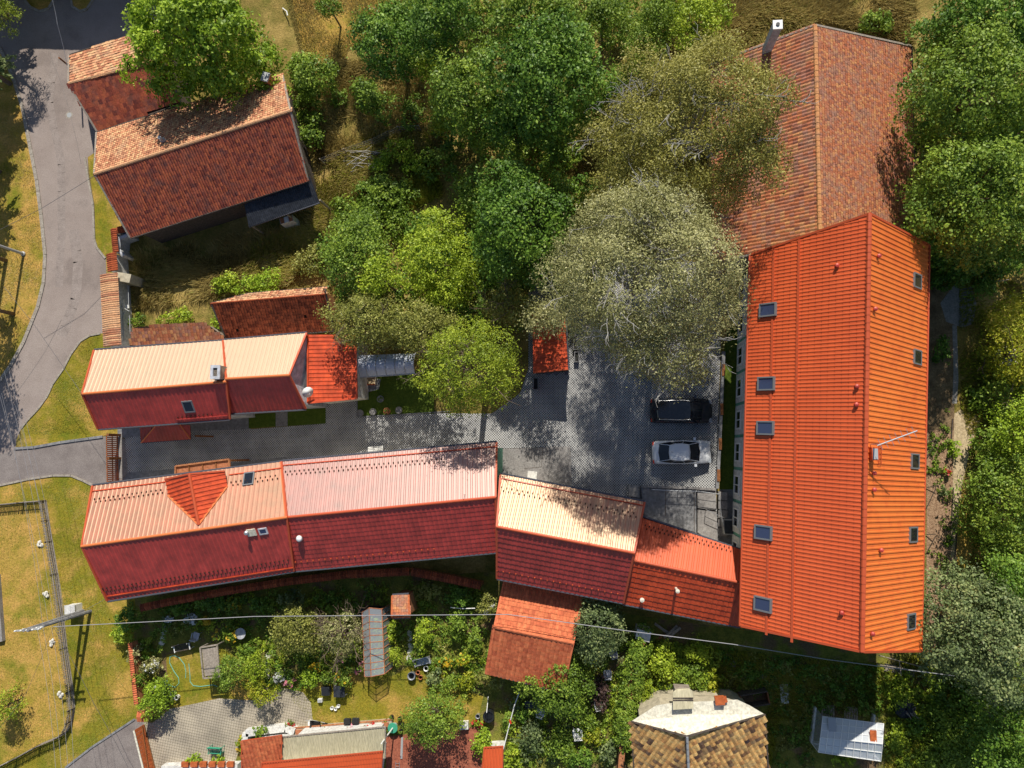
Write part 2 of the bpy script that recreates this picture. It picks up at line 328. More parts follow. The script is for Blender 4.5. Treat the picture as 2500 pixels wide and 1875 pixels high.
# ---------------------------------------------------------------- roofs
import bmesh
UP = Vector((0,0,1))
def frame_of(poly):
    n = Vector((0,0,0)); k = len(poly)
    for i in range(k):
        a, b = poly[i], poly[(i+1)%k]
        n += Vector(((a.y-b.y)*(a.z+b.z), (a.z-b.z)*(a.x+b.x), (a.x-b.x)*(a.y+b.y)))
    n.normalize()
    if n.z < 0: n = -n
    c = sum(poly, Vector((0,0,0)))/k
    h = Vector((n.x, n.y, 0)); h = h.normalized() if h.length > 1e-4 else Vector((0,-1,0))
    u = UP.cross(h).normalized() if h.length else Vector((1,0,0))     # level line on the plane
    u = (u-n*u.dot(n)).normalized(); v = n.cross(u)                   # v runs up the slope
    if v.z < 0: v = -v; u = -u
    return c, u, v, n
def sheet_slope(poly, m, parent, pitch=.35, row=0.0, amp=.03, step=.025, name='roof_slope', ang=None, label=None):
    c, u, v, n = frame_of(poly)
    if ang is not None:                                              # ribs parallel to a given edge direction
        v = (ang-n*ang.dot(n)).normalized(); v = v if v.z > 0 else -v; u = v.cross(n)
    us = [(p-c).dot(u) for p in poly]; vs = [(p-c).dot(v) for p in poly]
    u0, u1, v0, v1 = min(us)-.1, max(us)+.1, min(vs)-.1, max(vs)+.1
    prof = [(0,0),(.5,0),(.62,1),(.88,1)]
    nr = int(math.ceil((u1-u0)/pitch)); U = []; Hh = []
    for i in range(nr):
        for a, b in prof: U.append(u0+(i+a)*pitch); Hh.append(b*amp)
    U.append(u0+nr*pitch); Hh.append(0)
    if row:
        nv = int(math.ceil((v1-v0)/row)); VV = []; HV = []
        for j in range(nv): VV += [v0+j*row, v0+(j+1)*row-.012]; HV += [step, 0]
        VV.append(v0+nv*row); HV.append(step)
    else: VV = [v0, v1]; HV = [0, 0]
    U = np.array(U); Hh = np.array(Hh); VV = np.array(VV); HV = np.array(HV)
    nu, nvv = len(U), len(VV)
    A = np.array(c)+U[None,:,None]*np.array(u)+VV[:,None,None]*np.array(v)+(Hh[None,:,None]+HV[:,None,None])*np.array(n)
    A = A.reshape(-1,3)
    fs = [(j*nu+i, j*nu+i+1, (j+1)*nu+i+1, (j+1)*nu+i) for j in range(nvv-1) for i in range(nu-1)]
    off = WL[parent]; A = A-np.array(off)
    me = bpy.data.meshes.new(name); me.from_pydata([tuple(x) for x in A], [], fs)
    bm = bmesh.new(); bm.from_mesh(me); k = len(poly)
    for i in range(k):
        a, b = poly[i], poly[(i+1)%k]
        if (b-a).length < .02: continue
        pn = (b-a).cross(n).normalized()
        if pn.dot(c-a) > 0: pn = -pn
        bmesh.ops.bisect_plane(bm, geom=bm.verts[:]+bm.edges[:]+bm.faces[:], plane_co=a-off, plane_no=pn, clear_outer=True)
    bm.normal_update()
    if sum(f.normal.dot(n)*f.calc_area() for f in bm.faces) < 0: bmesh.ops.reverse_faces(bm, faces=bm.faces[:])
    bm.to_mesh(me); bm.free(); me.materials.append(MATS[m])
    o = bpy.data.objects.new(name, me); col.objects.link(o); o.parent = parent; WL[o] = off
    if label: o['label'] = label
    return o
def inside(q, pu):
    k = len(pu); s = None
    for i in range(k):
        a, b = pu[i], pu[(i+1)%k]; cr = (b[0]-a[0])*(q[1]-a[1])-(b[1]-a[1])*(q[0]-a[0])
        if abs(b[0]-a[0])+abs(b[1]-a[1]) < .02: continue
        if s is None: s = cr > 0
        elif (cr > 0) != s: return False
    return True
TILE_CACHE = {}
def clay_slope(poly, m, parent, tw=.24, th=.34, name='roof_tile', rng=None, rough=1.0, solid=300, toneseed=1, asobj=False, missing=.0, curve=True):
    """overlapping clay tiles laid one by one; asobj makes single tile objects"""
    c, u, v, n = frame_of(poly); rnd = random.Random(toneseed)
    us = [(p-c).dot(u) for p in poly]; vs = [(p-c).dot(v) for p in poly]; pu = list(zip(us, vs))
    off = WL[parent]; mb = MB(); count = 0
    nv = int((max(vs)-min(vs))/th)+1; nu = int((max(us)-min(us))/tw)+1
    th_ = (max(vs)-min(vs))/nv
    for j in range(nv):
        for i in range(nu+1):
            x = min(us)+(i+.5*(j%2 if not curve else 0))*tw; y = min(vs)+(j+.5)*th_
            if not inside((x+(tw*.2 if x < c.dot(u)*0 else 0), y), pu): continue
            if rnd.random() < missing: continue
            t = rnd.random(); r = lambda a: rnd.uniform(-a, a)*rough
            o = c+u*(x+r(.008))+v*(y+r(.012))+n*(.035+abs(r(.008)))
            tilt = .10+r(.03); vv = (v*math.cos(tilt)+n*math.sin(tilt)); uu = (u+n*r(.03)+v*r(.03)).normalized(); nn = uu.cross(vv)
            hw = tw*.49; hl = th_*.56
            if asobj and count < solid:
                if 'm' not in TILE_CACHE:
                    pass
                key = (m, int(t*8), round(hw,3), round(hl,3))
                if key not in TILE_CACHE:
                    q = MB(); q.add(tile_verts(Vector((0,0,0)), Vector((1,0,0)), Vector((0,1,0)), Vector((0,0,1)), hw, hl, curve), TILE_F, t)
                    me = bpy.data.meshes.new('tile'); me.from_pydata(q.v, [], q.f); me.materials.append(MATS[m])
                    at = me.attributes.new('tone','FLOAT','FACE'); at.data.foreach_set('value', np.array(q.t, dtype=np.float32)); TILE_CACHE[key] = me
                ob = bpy.data.objects.new('tile', TILE_CACHE[key]); col.objects.link(ob); ob.parent = parent
                ob.matrix_local = Matrix.Translation(o-off) @ Matrix((uu, vv, nn)).transposed().to_4x4(); count += 1
            else:
                mb.add(tile_verts(o, uu, vv, nn, hw, hl, curve), TILE_F, t)
    if mb.v:
        ob = mb.build(name, m, parent); ob['kind'] = 'stuff'
    return c, u, v, n
TILE_F = [(0,1,4,3),(1,2,5,4),(6,7,1,0),(7,8,2,1),(9,0,3,10),(2,11,12,5)]
def tile_verts(o, u, v, n, hw, hl, curve):
    hgt = .035 if curve else .004; t = .022
    a = [o-u*hw-v*hl, o-v*hl+n*hgt, o+u*hw-v*hl, o-u*hw+v*hl, o+v*hl+n*hgt, o+u*hw+v*hl]
    return [a[0], a[1], a[2], a[3], a[4], a[5], a[0]-n*t, a[1]-n*t, a[2]-n*t, a[0]-n*t, a[3]-n*t, a[2]-n*t, a[5]-n*t]
def flat_part(name, pts, m, parent, thick=.0):
    mb = MB(); pts = [Vector(p) for p in pts]; c,u,v,n = frame_of(pts)
    A = sum((pts[i]-c).cross(pts[(i+1)%len(pts)]-c).dot(n) for i in range(len(pts)))
    if A < 0: pts = pts[::-1]
    k = len(pts)
    if thick:
        mb.add(pts+[p-n*thick for p in pts], [tuple(range(k)), tuple(range(2*k-1,k-1,-1))]+[(i, k+i, k+(i+1)%k, (i+1)%k) for i in range(k)])
    else: mb.add(pts, [tuple(range(k))])
    return mb.build(name, m, parent)
def cover(poly, prof, parent, **kw):
    kind, m = prof[0], prof[1]; ex = prof[2] if len(prof) > 2 else {}
    ex = dict(ex); ex.update(kw)
    c, u, v, n = frame_of(poly)
    flat_part('roof_underside', [p-n*((p-c).dot(n)+.06) for p in poly], 'deck', parent, .04)
    if kind == 'sheet': sheet_slope(poly, m, parent, **ex)
    else: clay_slope(poly, m, parent, **ex)
    return c, u, v, n
def skylight(fr, px, py, w, h, parent, glass='glass_blue', fm='frame_grey', align=None, lift=.07, dom=None):
    c, u, v, n = fr; o = onplane(px, py, c, n)
    mb = MB(); b = .09
    for s in (-1, 1):
        mb.cbox(o+v*s*(h/2-b/2)+n*lift/2, u, v, n, w/2, b/2, lift)
        mb.cbox(o+u*s*(w/2-b/2)+n*lift/2, u, v, n, b/2, h/2-b-.001, lift-.004)
    k = mb.build('skylight', fm, parent)
    g = MB().cbox(o+n*(lift*.9), u, v, n, w/2-b, h/2-b, .02).build('glass_pane', glass, k)
    return k
def vent(fr, px, py, parent, m='metal_red_shaded', r=.08, h=.30, name='vent_pipe', cap=True):
    c, u, v, n = fr; o = onplane(px, py, c, n)
    mb = MB(); mb.lathe(o-UP*.1, [(r, 0), (r*.9, h*.75), (r*.9, h)]+([(r*1.6, h), (r*1.5, h+.08), (r*.4, h+.12)] if cap else []), 10)
    return mb.build(name, m, parent)
def snow_guards(fr, pa, pb, nrow, n_, parent, m='deck', gap=.25):
    c, u, v, n = fr; mb = MB(); a = onplane(*pa, c, n); b = onplane(*pb, c, n)
    for r in range(nrow):
        for i in range(n_):
            t = (i+(.5*r))/n_; p = a.lerp(b, t)+v*r*gap
            mb.cbox(p+n*.06, u, v, n, .035, .05, .035)
    o = mb.build('snow_guards', m, parent); o['kind'] = 'stuff'; return o
def gable(name, label, A, R, B, za, zr, zb, profA, profB, wall='wall_cream', ov=.45, ovg=.25, cat='house', ridge='trim_red', gutter='gutter',
          verge='trim_red', group=None, ridge_r=.10, ground=-.1, parent=None, caps=0, cap_len=.0, loc=None):
    """A, R, B: pairs of photo points of the two eaves and the ridge, same direction"""
    def zz(z): return z if isinstance(z, (tuple, list)) else (z, z)
    za, zr, zb = zz(za), zz(zr), zz(zb)
    a = [P(*A[i], za[i]) for i in (0,1)]; r = [P(*R[i], zr[i]) for i in (0,1)]; b = [P(*B[i], zb[i]) for i in (0,1)]
    cen = (a[0]+a[1]+b[0]+b[1])/4
    if parent is None: root = thing(name, label, cat, (cen.x, cen.y, 0), group)
    else: root = parent
    pA = [a[0], a[1], r[1], r[0]]; pB = [b[0], b[1], r[1], r[0]]
    fa = cover(pA, profA, root); fb = cover(pB, profB, root)
    # ridge
    d = (r[1]-r[0]); L_ = d.length; d.normalize()
    if cap_len:
        k = int(L_/cap_len); k = min(k, 300)
        q = MB(); cl = L_/k; hl = cl*.52
        pts = [(-.13,-.05),(-.09,.035),(0,.075),(.09,.035),(.13,-.05)]
        vs = [(-hl, y, z) for y, z in pts]+[(hl, y*1.12, z*1.12+.012) for y, z in pts]
        q.add(vs, [(i, i+1, i+6, i+5) for i in range(4)]+[(4,3,2,1,0),(5,6,7,8,9)])
        me = bpy.data.meshes.new('ridge_cap'); me.from_pydata(q.v, [], q.f); me.materials.append(MATS[ridge])
        at = me.attributes.new('tone','FLOAT','FACE'); at.data.foreach_set('value', np.array([.6]*len(q.f), dtype=np.float32))
        s = UP.cross(d).normalized(); nn = d.cross(s)
        for i in range(k):
            ob = bpy.data.objects.new('ridge_cap', me); col.objects.link(ob); ob.parent = root
            ob.matrix_local = Matrix.Translation(r[0]+d*(i+.5)*cl+nn*.05-WL[root]) @ Matrix((d, s, nn)).transposed().to_4x4()
    else:
        MB().tube([r[0]-d*.03+UP*.02, r[1]+d*.03+UP*.02], ridge_r, 10).build('ridge_cap', ridge, root, smooth=False)
    # gutters and verges
    for e, nm in ((a, 0), (b, 1)):
        o_ = (e[0]+e[1])/2-(r[0]+r[1])/2; o_.z = 0; o_.normalize()
        MB().tube([e[0]+o_*.06-UP*.05, e[1]+o_*.06-UP*.05], .075, 6).build('gutter', gutter, root)
    for i in (0, 1):
        for e in (a, b):
            MB().beam(e[i]+UP*.02, r[i]+UP*.03, .13, .11).build('verge_board', verge, root)
    # walls
    ua = (a[1]-a[0]).normalized(); ub = (b[1]-b[0]).normalized()
    def inset(e, o, along, s, ovx):
        c_ = (o-e); c_.z = 0; c_.normalize(); return e+along*s*ovg+c_*ovx
    w = [inset(a[0], b[0], ua, 1, ov), inset(a[1], b[1], ua, -1, ov), inset(b[1], a[1], ub, -1, ov), inset(b[0], a[0], ub, 1, ov)]
    tops = []
    for p_, e_, fr in ((w[0], a[0], fa), (w[1], a[1], fa), (w[2], b[1], fb), (w[3], b[0], fb)):
        c_, u_, v_, n_ = fr; z = c_.z-((p_.x-c_.x)*n_.x+(p_.y-c_.y)*n_.y)/n_.z
        tops.append(z-.12)
    ap = []
    for i, s in ((0, 1), (1, -1)):
        q = r[i]+d*s*ovg; ap.append(Vector((q.x, q.y, q.z-.16)))
    vs = [Vector((p.x, p.y, ground)) for p in w]+[Vector((w[i].x, w[i].y, tops[i])) for i in range(4)]+ap
    MB().add(vs, [(0,1,5,4),(2,3,7,6),(1,2,6,9,5),(3,0,4,8,7)]).build('wall', wall, root)
    return dict(root=root, fa=fa, fb=fb, a=a, r=r, b=b, w=w, tops=tops)
# ---------------------------------------------------------------- foliage
def crown_lobes(rng, c, rx, ry, rz, n, squash=1.0):
    L_ = []
    for i in range(n):
        g = i*2.39996+rng.uniform(0,.5); rr = math.sqrt((i+.4)/n)
        k = .72*rr*rng.uniform(.85, 1.1)
        hz = math.sqrt(max(0, 1-rr*rr))
        s = rng.uniform(.20, .42)*(1.0 if n < 30 else .8); rim = rng.uniform(.8,1.16) if rr > .7 else 1; k *= rim
        L_.append((c[0]+rx*k*math.cos(g), c[1]+ry*k*math.sin(g), c[2]+rz*(hz*.72-.15+rng.uniform(-.12,.12)), rx*s, ry*s, max(rx,ry)*s*.8*squash))
        if rr > .6:
            L_.append((c[0]+rx*k*1.03*math.cos(g+.4), c[1]+ry*k*1.03*math.sin(g+.4), c[2]-rz*rng.uniform(.2,.9), rx*s*.85, ry*s*.85, max(rx,ry)*s*.8))
    L_.append((c[0], c[1], c[2]-.05*rz, rx*.55, ry*.55, rz*.7))
    return np.array(L_)
def leaves(seed, lobes, n, size, elong=.6, clump=12, cs=.28, droop=0.0, low=-.45):
    R = np.random.default_rng(seed); nc = max(8, n//clump)
    area = lobes[:,3]*lobes[:,4]; li = R.choice(len(lobes), nc, p=area/area.sum())
    d = R.normal(size=(nc,3)); d /= np.linalg.norm(d, axis=1)[:,None]
    d[:,2] = np.where(d[:,2] < low, -d[:,2], d[:,2])
    l = lobes[li]; ph = R.uniform(0, 6.28, 6); rm = float(np.mean(lobes[:,3])); fq = 2.2/max(.5, min(1.6, rm))
    c = l[:,:3]+d*l[:,3:6]*R.uniform(.80,1.08,(nc,1))
    ns = np.sin(c[:,0]*fq+ph[0]+1.7*np.sin(c[:,1]*fq*.8+ph[1]))*np.sin(c[:,1]*fq*1.1+ph[2]+1.3*np.sin(c[:,2]*fq+ph[3]))
    c = c+d*(ns*.24*l[:,3])[:,None]; gap = ns < -.50
    # drop clump centres buried in other lobes
    keep = np.ones(nc, bool)
    for q in lobes:
        r = np.linalg.norm((c-q[:3])/q[3:6], axis=1); keep &= ~((r < .70))
    keep &= ~(gap & (R.uniform(0,1,nc) < .8)); lt = R.uniform(-.22,.22,len(lobes))[li]
    c = c[keep]; d = d[keep]; ct = np.clip(R.uniform(0, 1, len(c))+lt[keep]*1.6+ns[keep]*.2, 0, 1)
    k = max(1, int(round(n/max(1,len(c)))))
    k = min(k, clump*3)
    cc = np.repeat(c, k, 0); dd = np.repeat(d, k, 0); tt = np.repeat(ct, k)
    m = len(cc); p = cc+R.normal(size=(m,3))*cs*.85*np.array([1,1,.7])*R.uniform(.5,1.5,(len(c),1)).repeat(k,0)
    nrm = dd*.7+R.normal(size=(m,3))*.55+np.array([0,0,.35]); nrm /= np.linalg.norm(nrm, axis=1)[:,None]
    t = R.normal(size=(m,3)); t[:,2] -= droop*3; t -= nrm*(t*nrm).sum(1)[:,None]; t /= np.linalg.norm(t, axis=1)[:,None]
    b = np.cross(nrm, t); s = size*R.uniform(.5,1.6,(m,1))
    fold = nrm*s*.12
    V = np.stack([p-t*s*.5, p+b*s*elong*.5+fold, p+t*s*.5, p-b*s*elong*.5+fold], 1)
    tone = np.clip(tt*.55+R.uniform(0,.45,m), 0, 1)
    return V, tone
TREE_N = 0
def tree(px, py, rpx, rpy, ztop, leaf, label, dens=150, size=.24, elong=.62, lobes=14, rzf=.75, cat='tree', name='tree', group=None, bark='trunk',
         zc=None, droop=0., twigs=0, clump=12, cs=.28, base=None, rot=0, trunk=True):
    global TREE_N; TREE_N += 1; rng = random.Random(TREE_N*17+3)
    r0 = (rpx+rpy)/2*mpp(ztop*.6); rz = min(r0*rzf*1.15, ztop*.52); zc = zc or ztop-rz
    c = P(px, py, zc); rx, ry = rpx*mpp(zc), rpy*mpp(zc)
    bx = base or (c.x, c.y)
    root = thing(name, label, cat, (bx[0], bx[1], 0), group)
    L_ = crown_lobes(rng, (0,0,0), rx, ry, rz, lobes)
    if rot:
        ca, sa = math.cos(rot), math.sin(rot); x, y = L_[:,0].copy(), L_[:,1].copy(); L_[:,0] = x*ca-y*sa; L_[:,1] = x*sa+y*ca
    L_[:,:3] += np.array(c)
    n = int(math.pi*rx*ry*dens*1.25)
    V, tone = leaves(TREE_N, L_, n, size*.86, elong, clump, cs, droop)
    quads_obj('crown', V, leaf, root, tone, off=WL[root])
    if trunk:
        mb = MB(); tr = max(.06, r0*.055); fork = Vector((c.x, c.y, max(.3, zc-rz*.6)))
        mb.tube([(bx[0], bx[1], -.1), (bx[0]*.6+fork.x*.4, bx[1]*.6+fork.y*.4, fork.z*.5), fork], tr*1.3, 8, tr*.8)
        for q in L_[:min(9, len(L_))]:
            e = Vector(q[:3]); mid = fork.lerp(e, .5)+Vector((rng.uniform(-.2,.2), rng.uniform(-.2,.2), .1))
            mb.tube([fork, mid, e], tr*.5, 5, tr*.12, cap=False)
        mb.build('trunk', bark, root, smooth=True)
    if twigs:
        mb = MB()
        for _ in range(twigs):
            q = L_[rng.randrange(len(L_))]; a = rng.uniform(0, 6.28); el = rng.uniform(.35, 1.1)
            dv = Vector((math.cos(a)*math.cos(el), math.sin(a)*math.cos(el), math.sin(el)))
            s = Vector((q[0]+dv.x*q[3]*.8, q[1]+dv.y*q[4]*.8, q[2]+dv.z*q[5]*.8)); ln = rng.uniform(.7, 1.9)
            hd = Vector((dv.x, dv.y, .25)).normalized()
            m1 = s+hd*ln*.5+Vector((rng.uniform(-.1,.1), rng.uniform(-.1,.1), .05)); e = m1+hd*ln*.5+Vector((rng.uniform(-.3,.3), rng.uniform(-.3,.3), .05))
            mb.tube([s-hd*.5, s, m1, e], .042, 4, .010, cap=False)
            for k in range(rng.randint(2, 5)):
                a2 = a+rng.uniform(-1.1, 1.1); st = s.lerp(e, rng.uniform(.1, .8)); l2 = rng.uniform(.3, .9)
                mb.tube([st, st+Vector((math.cos(a2)*l2*.6, math.sin(a2)*l2*.6, .12)), st+Vector((math.cos(a2+.3)*l2, math.sin(a2+.3)*l2, .1))], .018, 4, .008, cap=False)
        mb.build('bare_twigs', bark, root)['kind'] = 'stuff'
    return root, c
BN = 0
def bush(px, py, rpx, rpy, h, leaf, label, size=.15, dens=260, group=None, flowers=None, nf=0, name='bush', cat='bush', conv=P, clump=8, lob=5, fs=.13, elong=.6, z0=0):
    global BN; BN += 1; rng = random.Random(BN*31)
    c = conv(px, py, h*.5); rx, ry = rpx*mpp(h/2), rpy*mpp(h/2)
    root = thing(name, label, cat, (c.x, c.y, z0), group)
    L_ = crown_lobes(rng, (c.x, c.y, z0+h*.5), rx, ry, h*.5, lob); L_[:,5] = np.minimum(L_[:,5], h*.35)
    V, tone = leaves(1000+BN, L_, int(math.pi*rx*ry*dens), size, elong, clump, min(rx,ry)*.12+.03, low=-.2)
    V[:,:,2] = np.maximum(V[:,:,2], z0+.02)
    quads_obj('foliage', V, leaf, root, tone, off=WL[root])
    mb = MB()
    for k in range(4):
        a = k*1.57+.4; mb.tube([(c.x, c.y, z0), (c.x+math.cos(a)*rx*.3, c.y+math.sin(a)*ry*.3, z0+h*.55)], .025, 4, .01, cap=False)
    mb.build('stems', 'trunk', root)
    if flowers:
        L2 = L_.copy(); L2[:,3:6] *= 1.08
        V, tone = leaves(2000+BN, L2, nf, fs, 1.0, 3, .05, low=0.2); quads_obj('flowers', V, flowers, root, tone, off=WL[root])['kind'] = 'stuff'
    return root
def pt_in(x, y, poly):
    r = False; j = len(poly)-1
    for i in range(len(poly)):
        if (poly[i][1] > y) != (poly[j][1] > y) and x < (poly[j][0]-poly[i][0])*(y-poly[i][1])/(poly[j][1]-poly[i][1])+poly[i][0]: r = not r
        j = i
    return r
def blades(name, poly, n, h, leaf, seed, w=.03, lean=.6, clump=.0):
    """tufted grass over a photo polygon"""
    R = np.random.default_rng(seed); A = np.array(poly, float)
    x0, y0 = A.min(0); x1, y1 = A.max(0); pts = []
    while len(pts) < n:
        X = R.uniform(x0, x1, 4000); Y = R.uniform(y0, y1, 4000)
        # vectorised inside test
        r = np.zeros(4000, bool); j = len(A)-1
        for i in range(len(A)):
            xi, yi = A[i]; xj, yj = A[j]
            if yi != yj: r ^= ((yi > Y) != (yj > Y)) & (X < (xj-xi)*(Y-yi)/(yj-yi)+xi)
            j = i
        nz = np.sin(X*.035+Y*.02)+np.sin(Y*.05-X*.013)+R.normal(0,.6,4000)
        r &= nz > -.8
        pts += list(zip(X[r], Y[r]))
    pts = np.array(pts[:n]); M_ = np.array([list(r_) for r_ in RM])
    d = np.stack([(pts[:,0]-CX)/F, -(pts[:,1]-CY)/F, -np.ones(n)], 1) @ M_.T
    g = d*(-H/d[:,2])[:,None]+np.array([0,0,H]); g[:,2] = 0
    ang = np.sin(g[:,0]*.8)+np.cos(g[:,1]*.7)*2+R.normal(0,1.0,n)
    hh = h*R.uniform(.5,1.3,(n,1)); ln = lean*R.uniform(.4,1.3,(n,1))*hh
    dr = np.stack([np.cos(ang), np.sin(ang), np.zeros(n)], 1); sd = np.stack([-np.sin(ang+R.normal(0,.8,n)), np.cos(ang), np.zeros(n)], 1)*w
    V = np.stack([g-sd, g+sd, g+dr*ln+np.array([0,0,1])*hh], 1)
    tone = np.clip(.5+.3*np.sin(g[:,0]*.5+1)*np.cos(g[:,1]*.4)+R.normal(0,.22,n), 0, 1)
    c = g.mean(0)
    return quads_obj(name, V, leaf, None, tone, 'stuff', off=tuple(c), nv=3)
# ---------------------------------------------------------------- ground
mb = MB(); mb.add([(-300,-250,0),(300,-250,0),(300,250,0),(-300,250,0)], [(0,1,2,3)]); struct('ground', mb, 'meadow')
sheet('road', [(-60,60),(-60,-60),(330,-60),(420,20),(360,90),(272,110),(262,140),(262,300),(236,330),(240,366),(214,384),(217,440),(224,480),(230,524),(231,584),(237,605),(258,631),(262,720),(262,815),(246,814),(220,819),(197,833),(174,865),(156,900),(130,937),(116,968),(95,997),(69,1025),(52,1046),(40,1072),(38,1095),(84,1092),(150,1080),(252,1066),(300,1062),(300,1180),(229,1186),(203,1173),(174,1161),(130,1161),(69,1170),(0,1185),(-60,1200),(-60,975),(0,930),(26,894),(58,836),(93,749),(107,691),(111,622),(101,524),(90,440),(72,347),(55,260),(29,179),(0,116)], .006, 'asphalt')
sheet('driveway', [(38,1096),(84,1092),(150,1080),(252,1066),(300,1062),(300,1180),(229,1186),(203,1173),(174,1161),(130,1161),(69,1170),(0,1185),(0,1110)], .010, 'asphalt_dark')
sheet('road_verge', [(-60,116),(0,116),(29,179),(55,260),(72,347),(90,440),(101,524),(111,622),(107,691),(93,749),(58,836),(26,894),(0,930),(-60,975)], .010, 'dry_lawn')
sheet('roadside_lawn', [(246,814),(220,819),(197,833),(174,865),(156,900),(130,937),(116,968),(95,997),(69,1025),(52,1046),(60,1090),(84,1090),(150,1078),(252,1064),(300,1058),(300,814)], .012, 'lawn')
sheet('narrow_lawn', [(231,500),(214,384),(240,366),(262,400),(300,520),(300,625),(258,629),(239,603),(233,584)], .012, 'lawn')
sheet('lower_lawn', [(-80,1205),(0,1187),(69,1172),(130,1163),(174,1163),(203,1175),(229,1188),(300,1190),(330,1440),(340,1760),(275,1791),(226,1823),(160,1874),(120,1920),(-80,1920)], .006, 'lawn')
sheet('fenced_lawn', [(-80,1245),(0,1232),(113,1222),(128,1321),(156,1511),(162,1574),(179,1684),(183,1728),(165,1785),(101,1814),(0,1866),(-80,1900)], .012, 'dry_lawn')
sheet('side_driveway', [(120,1905),(160,1874),(226,1823),(275,1791),(330,1755),(350,1762),(384,1905)], .014, 'asphalt_dark')
for k_, pl in enumerate(([(61,-40),(61,0),(75,18),(98,29),(120,22),(133,0),(133,-40)], [(174,-40),(174,0),(178,17),(197,29),(214,23),(229,0),(229,-40)])):
    sheet('planting_island', pl, .03, 'dry_lawn')
def kerb(pix, w=.16, h=.10, m='kerb', name='kerb', kind='structure'):
    mb = MB(); pts = [P(x, y) for x, y in pix]
    for a, b in zip(pts, pts[1:]):
        n_ = max(1, int((b-a).length/1.0))
        for i in range(n_):
            p, q = a.lerp(b, i/n_), a.lerp(b, (i+1)/n_); g = (q-p)*.012
            mb.beam(p+g+UP*(h/2-.02), q-g+UP*(h/2-.02), w, h)
    return mb.build(name, m, None, kind=kind)
kerb([(0,116),(29,179),(55,260),(72,347),(90,440),(101,524),(111,622),(107,691),(93,749),(58,836),(26,894),(0,930)], .30, .10)
kerb([(246,814),(220,819),(197,833),(174,865),(156,900),(130,937),(116,968),(95,997),(69,1025),(52,1046)])
kerb([(38,1095),(84,1092),(150,1080),(252,1066)], .2, .12, 'concrete_grey')
kerb([(0,1185),(69,1170),(130,1161),(174,1161),(203,1173),(229,1186)])
kerb([(160,1874),(226,1823),(275,1791),(330,1755)], .15, .1, 'concrete_grey')
kerb([(208,384),(217,440),(228,500),(231,584),(237,605),(258,631)])
for pl in ([(61,-10),(61,0),(75,18),(98,29),(120,22),(133,0),(133,-10)], [(174,-10),(174,0),(178,17),(197,29),(214,23),(229,0),(229,-10)]): kerb(pl, .2, .14)
# courtyard
sheet('courtyard_paving', [(304,1069),(470,1052),(612,1048),(795,1034),(795,975),(872,975),(872,1018),(1010,1008),(1200,1010),(1270,960),(1290,900),(1290,700),(1440,640),(1770,640),(1762,700),(1757,930),(1746,1195),(1760,1340),(1212,1340),(1212,1140),(311,1200)], .010, 'grid_paving')
sheet('entrance_slab', [(287,1064),(304,1072),(312,1153),(298,1168),(287,1168)], .026, 'concrete')
sheet('house_path', [(287,1064),(287,1010),(612,1000),(612,1048),(470,1052),(304,1069)], .014, 'concrete_grey')
sheet('wall_strip_path', [(298,1170),(312,1153),(430,1144),(700,1115),(700,1150),(298,1200)], .016, 'concrete_grey')
sheet('turf_bed', [(607,1012),(673,1008),(673,1041),(607,1046)], .03, 'turf')
sheet('turf_bed', [(702,1005),(795,985),(795,1034),(702,1040)], .03, 'turf')
sheet('stepping_slab', [(673,990),(702,990),(702,1040),(673,1042)], .034, 'concrete')
sheet('turf_bed', [(872,925),(1060,900),(1060,1010),(1010,1010),(872,1018)], .03, 'turf')
kerb([(872,925),(872,1018),(1010,1010),(1100,1004)], .08, .10, 'concrete_grey')
sheet('concrete_apron', [(1222,1096),(1326,1092),(1393,1090),(1397,1200),(1222,1170)], .020, 'concrete')
sheet('grass_strip', [(1766,860),(1800,700),(1812,700),(1800,1195),(1757,1195)], .022, 'turf')
sheet('rear_path', [(1757,1195),(1800,1195),(1815,1340),(1745,1340)], .018, 'concrete_grey')
# garden ground south and east
sheet('garden_soil', [(330,1440),(1225,1395),(1540,1500),(2260,1600),(2600,1600),(2600,1960),(400,1960),(365,1760),(325,1700)], .008, 'garden')
sheet('yard_lawn', [(405,1600),(520,1570),(620,1630),(620,1712),(535,1705),(414,1731)], .016, 'lawn')
sheet('garden_lawn', [(690,1685),(860,1640),(960,1650),(1010,1620),(1075,1640),(1110,1680),(1180,1700),(1165,1765),(900,1765),(762,1765),(740,1714)], .016, 'lawn')
sheet('cobbled_yard', [(414,1731),(535,1705),(620,1710),(687,1679),(740,1690),(759,1716),(764,1765),(727,1777),(640,1790),(590,1810),(560,1905),(384,1905),(350,1762),(372,1765)], .020, 'cobble')
sheet('bark_bed', [(2262,1050),(2330,1050),(2330,1410),(2320,1540),(2262,1600)], .012, 'bark')
sheet('bare_earth', [(2262,700),(2330,700),(2330,1060),(2262,1060)], .010, 'soil')
sheet('garden_track', [(2330,1010),(2345,1000),(2400,1020),(2372,1080),(2350,1180),(2335,1300),(2336,1480),(2326,1540),(2322,1300),(2326,1180)], .016, 'path')
sheet('garden_track', [(2325,795),(2336,790),(2340,930),(2336,985),(2325,985),(2328,900)], .016, 'concrete')
sheet('gravel_patch', [(2296,740),(2330,695),(2372,700),(2384,740),(2376,790),(2350,800),(2310,785)], .014, 'concrete')
sheet('bare_meadow', [(700,-60),(1000,-60),(960,60),(850,120),(820,230),(790,330),(730,420),(745,330),(770,230),(740,120)], .010, 'dry_lawn')
sheet('sandy_verge', [(2335,1180),(2400,1200),(2420,1300),(2380,1480),(2336,1480)], .012, 'dry_lawn')
blades('tall_grass', [(770,150),(1080,150),(1090,330),(1000,430),(860,560),(700,700),(560,720),(330,760),(330,620),(700,560),(770,430)], 46000, .55, 'grass_dry', 1, w=.035, lean=.9)
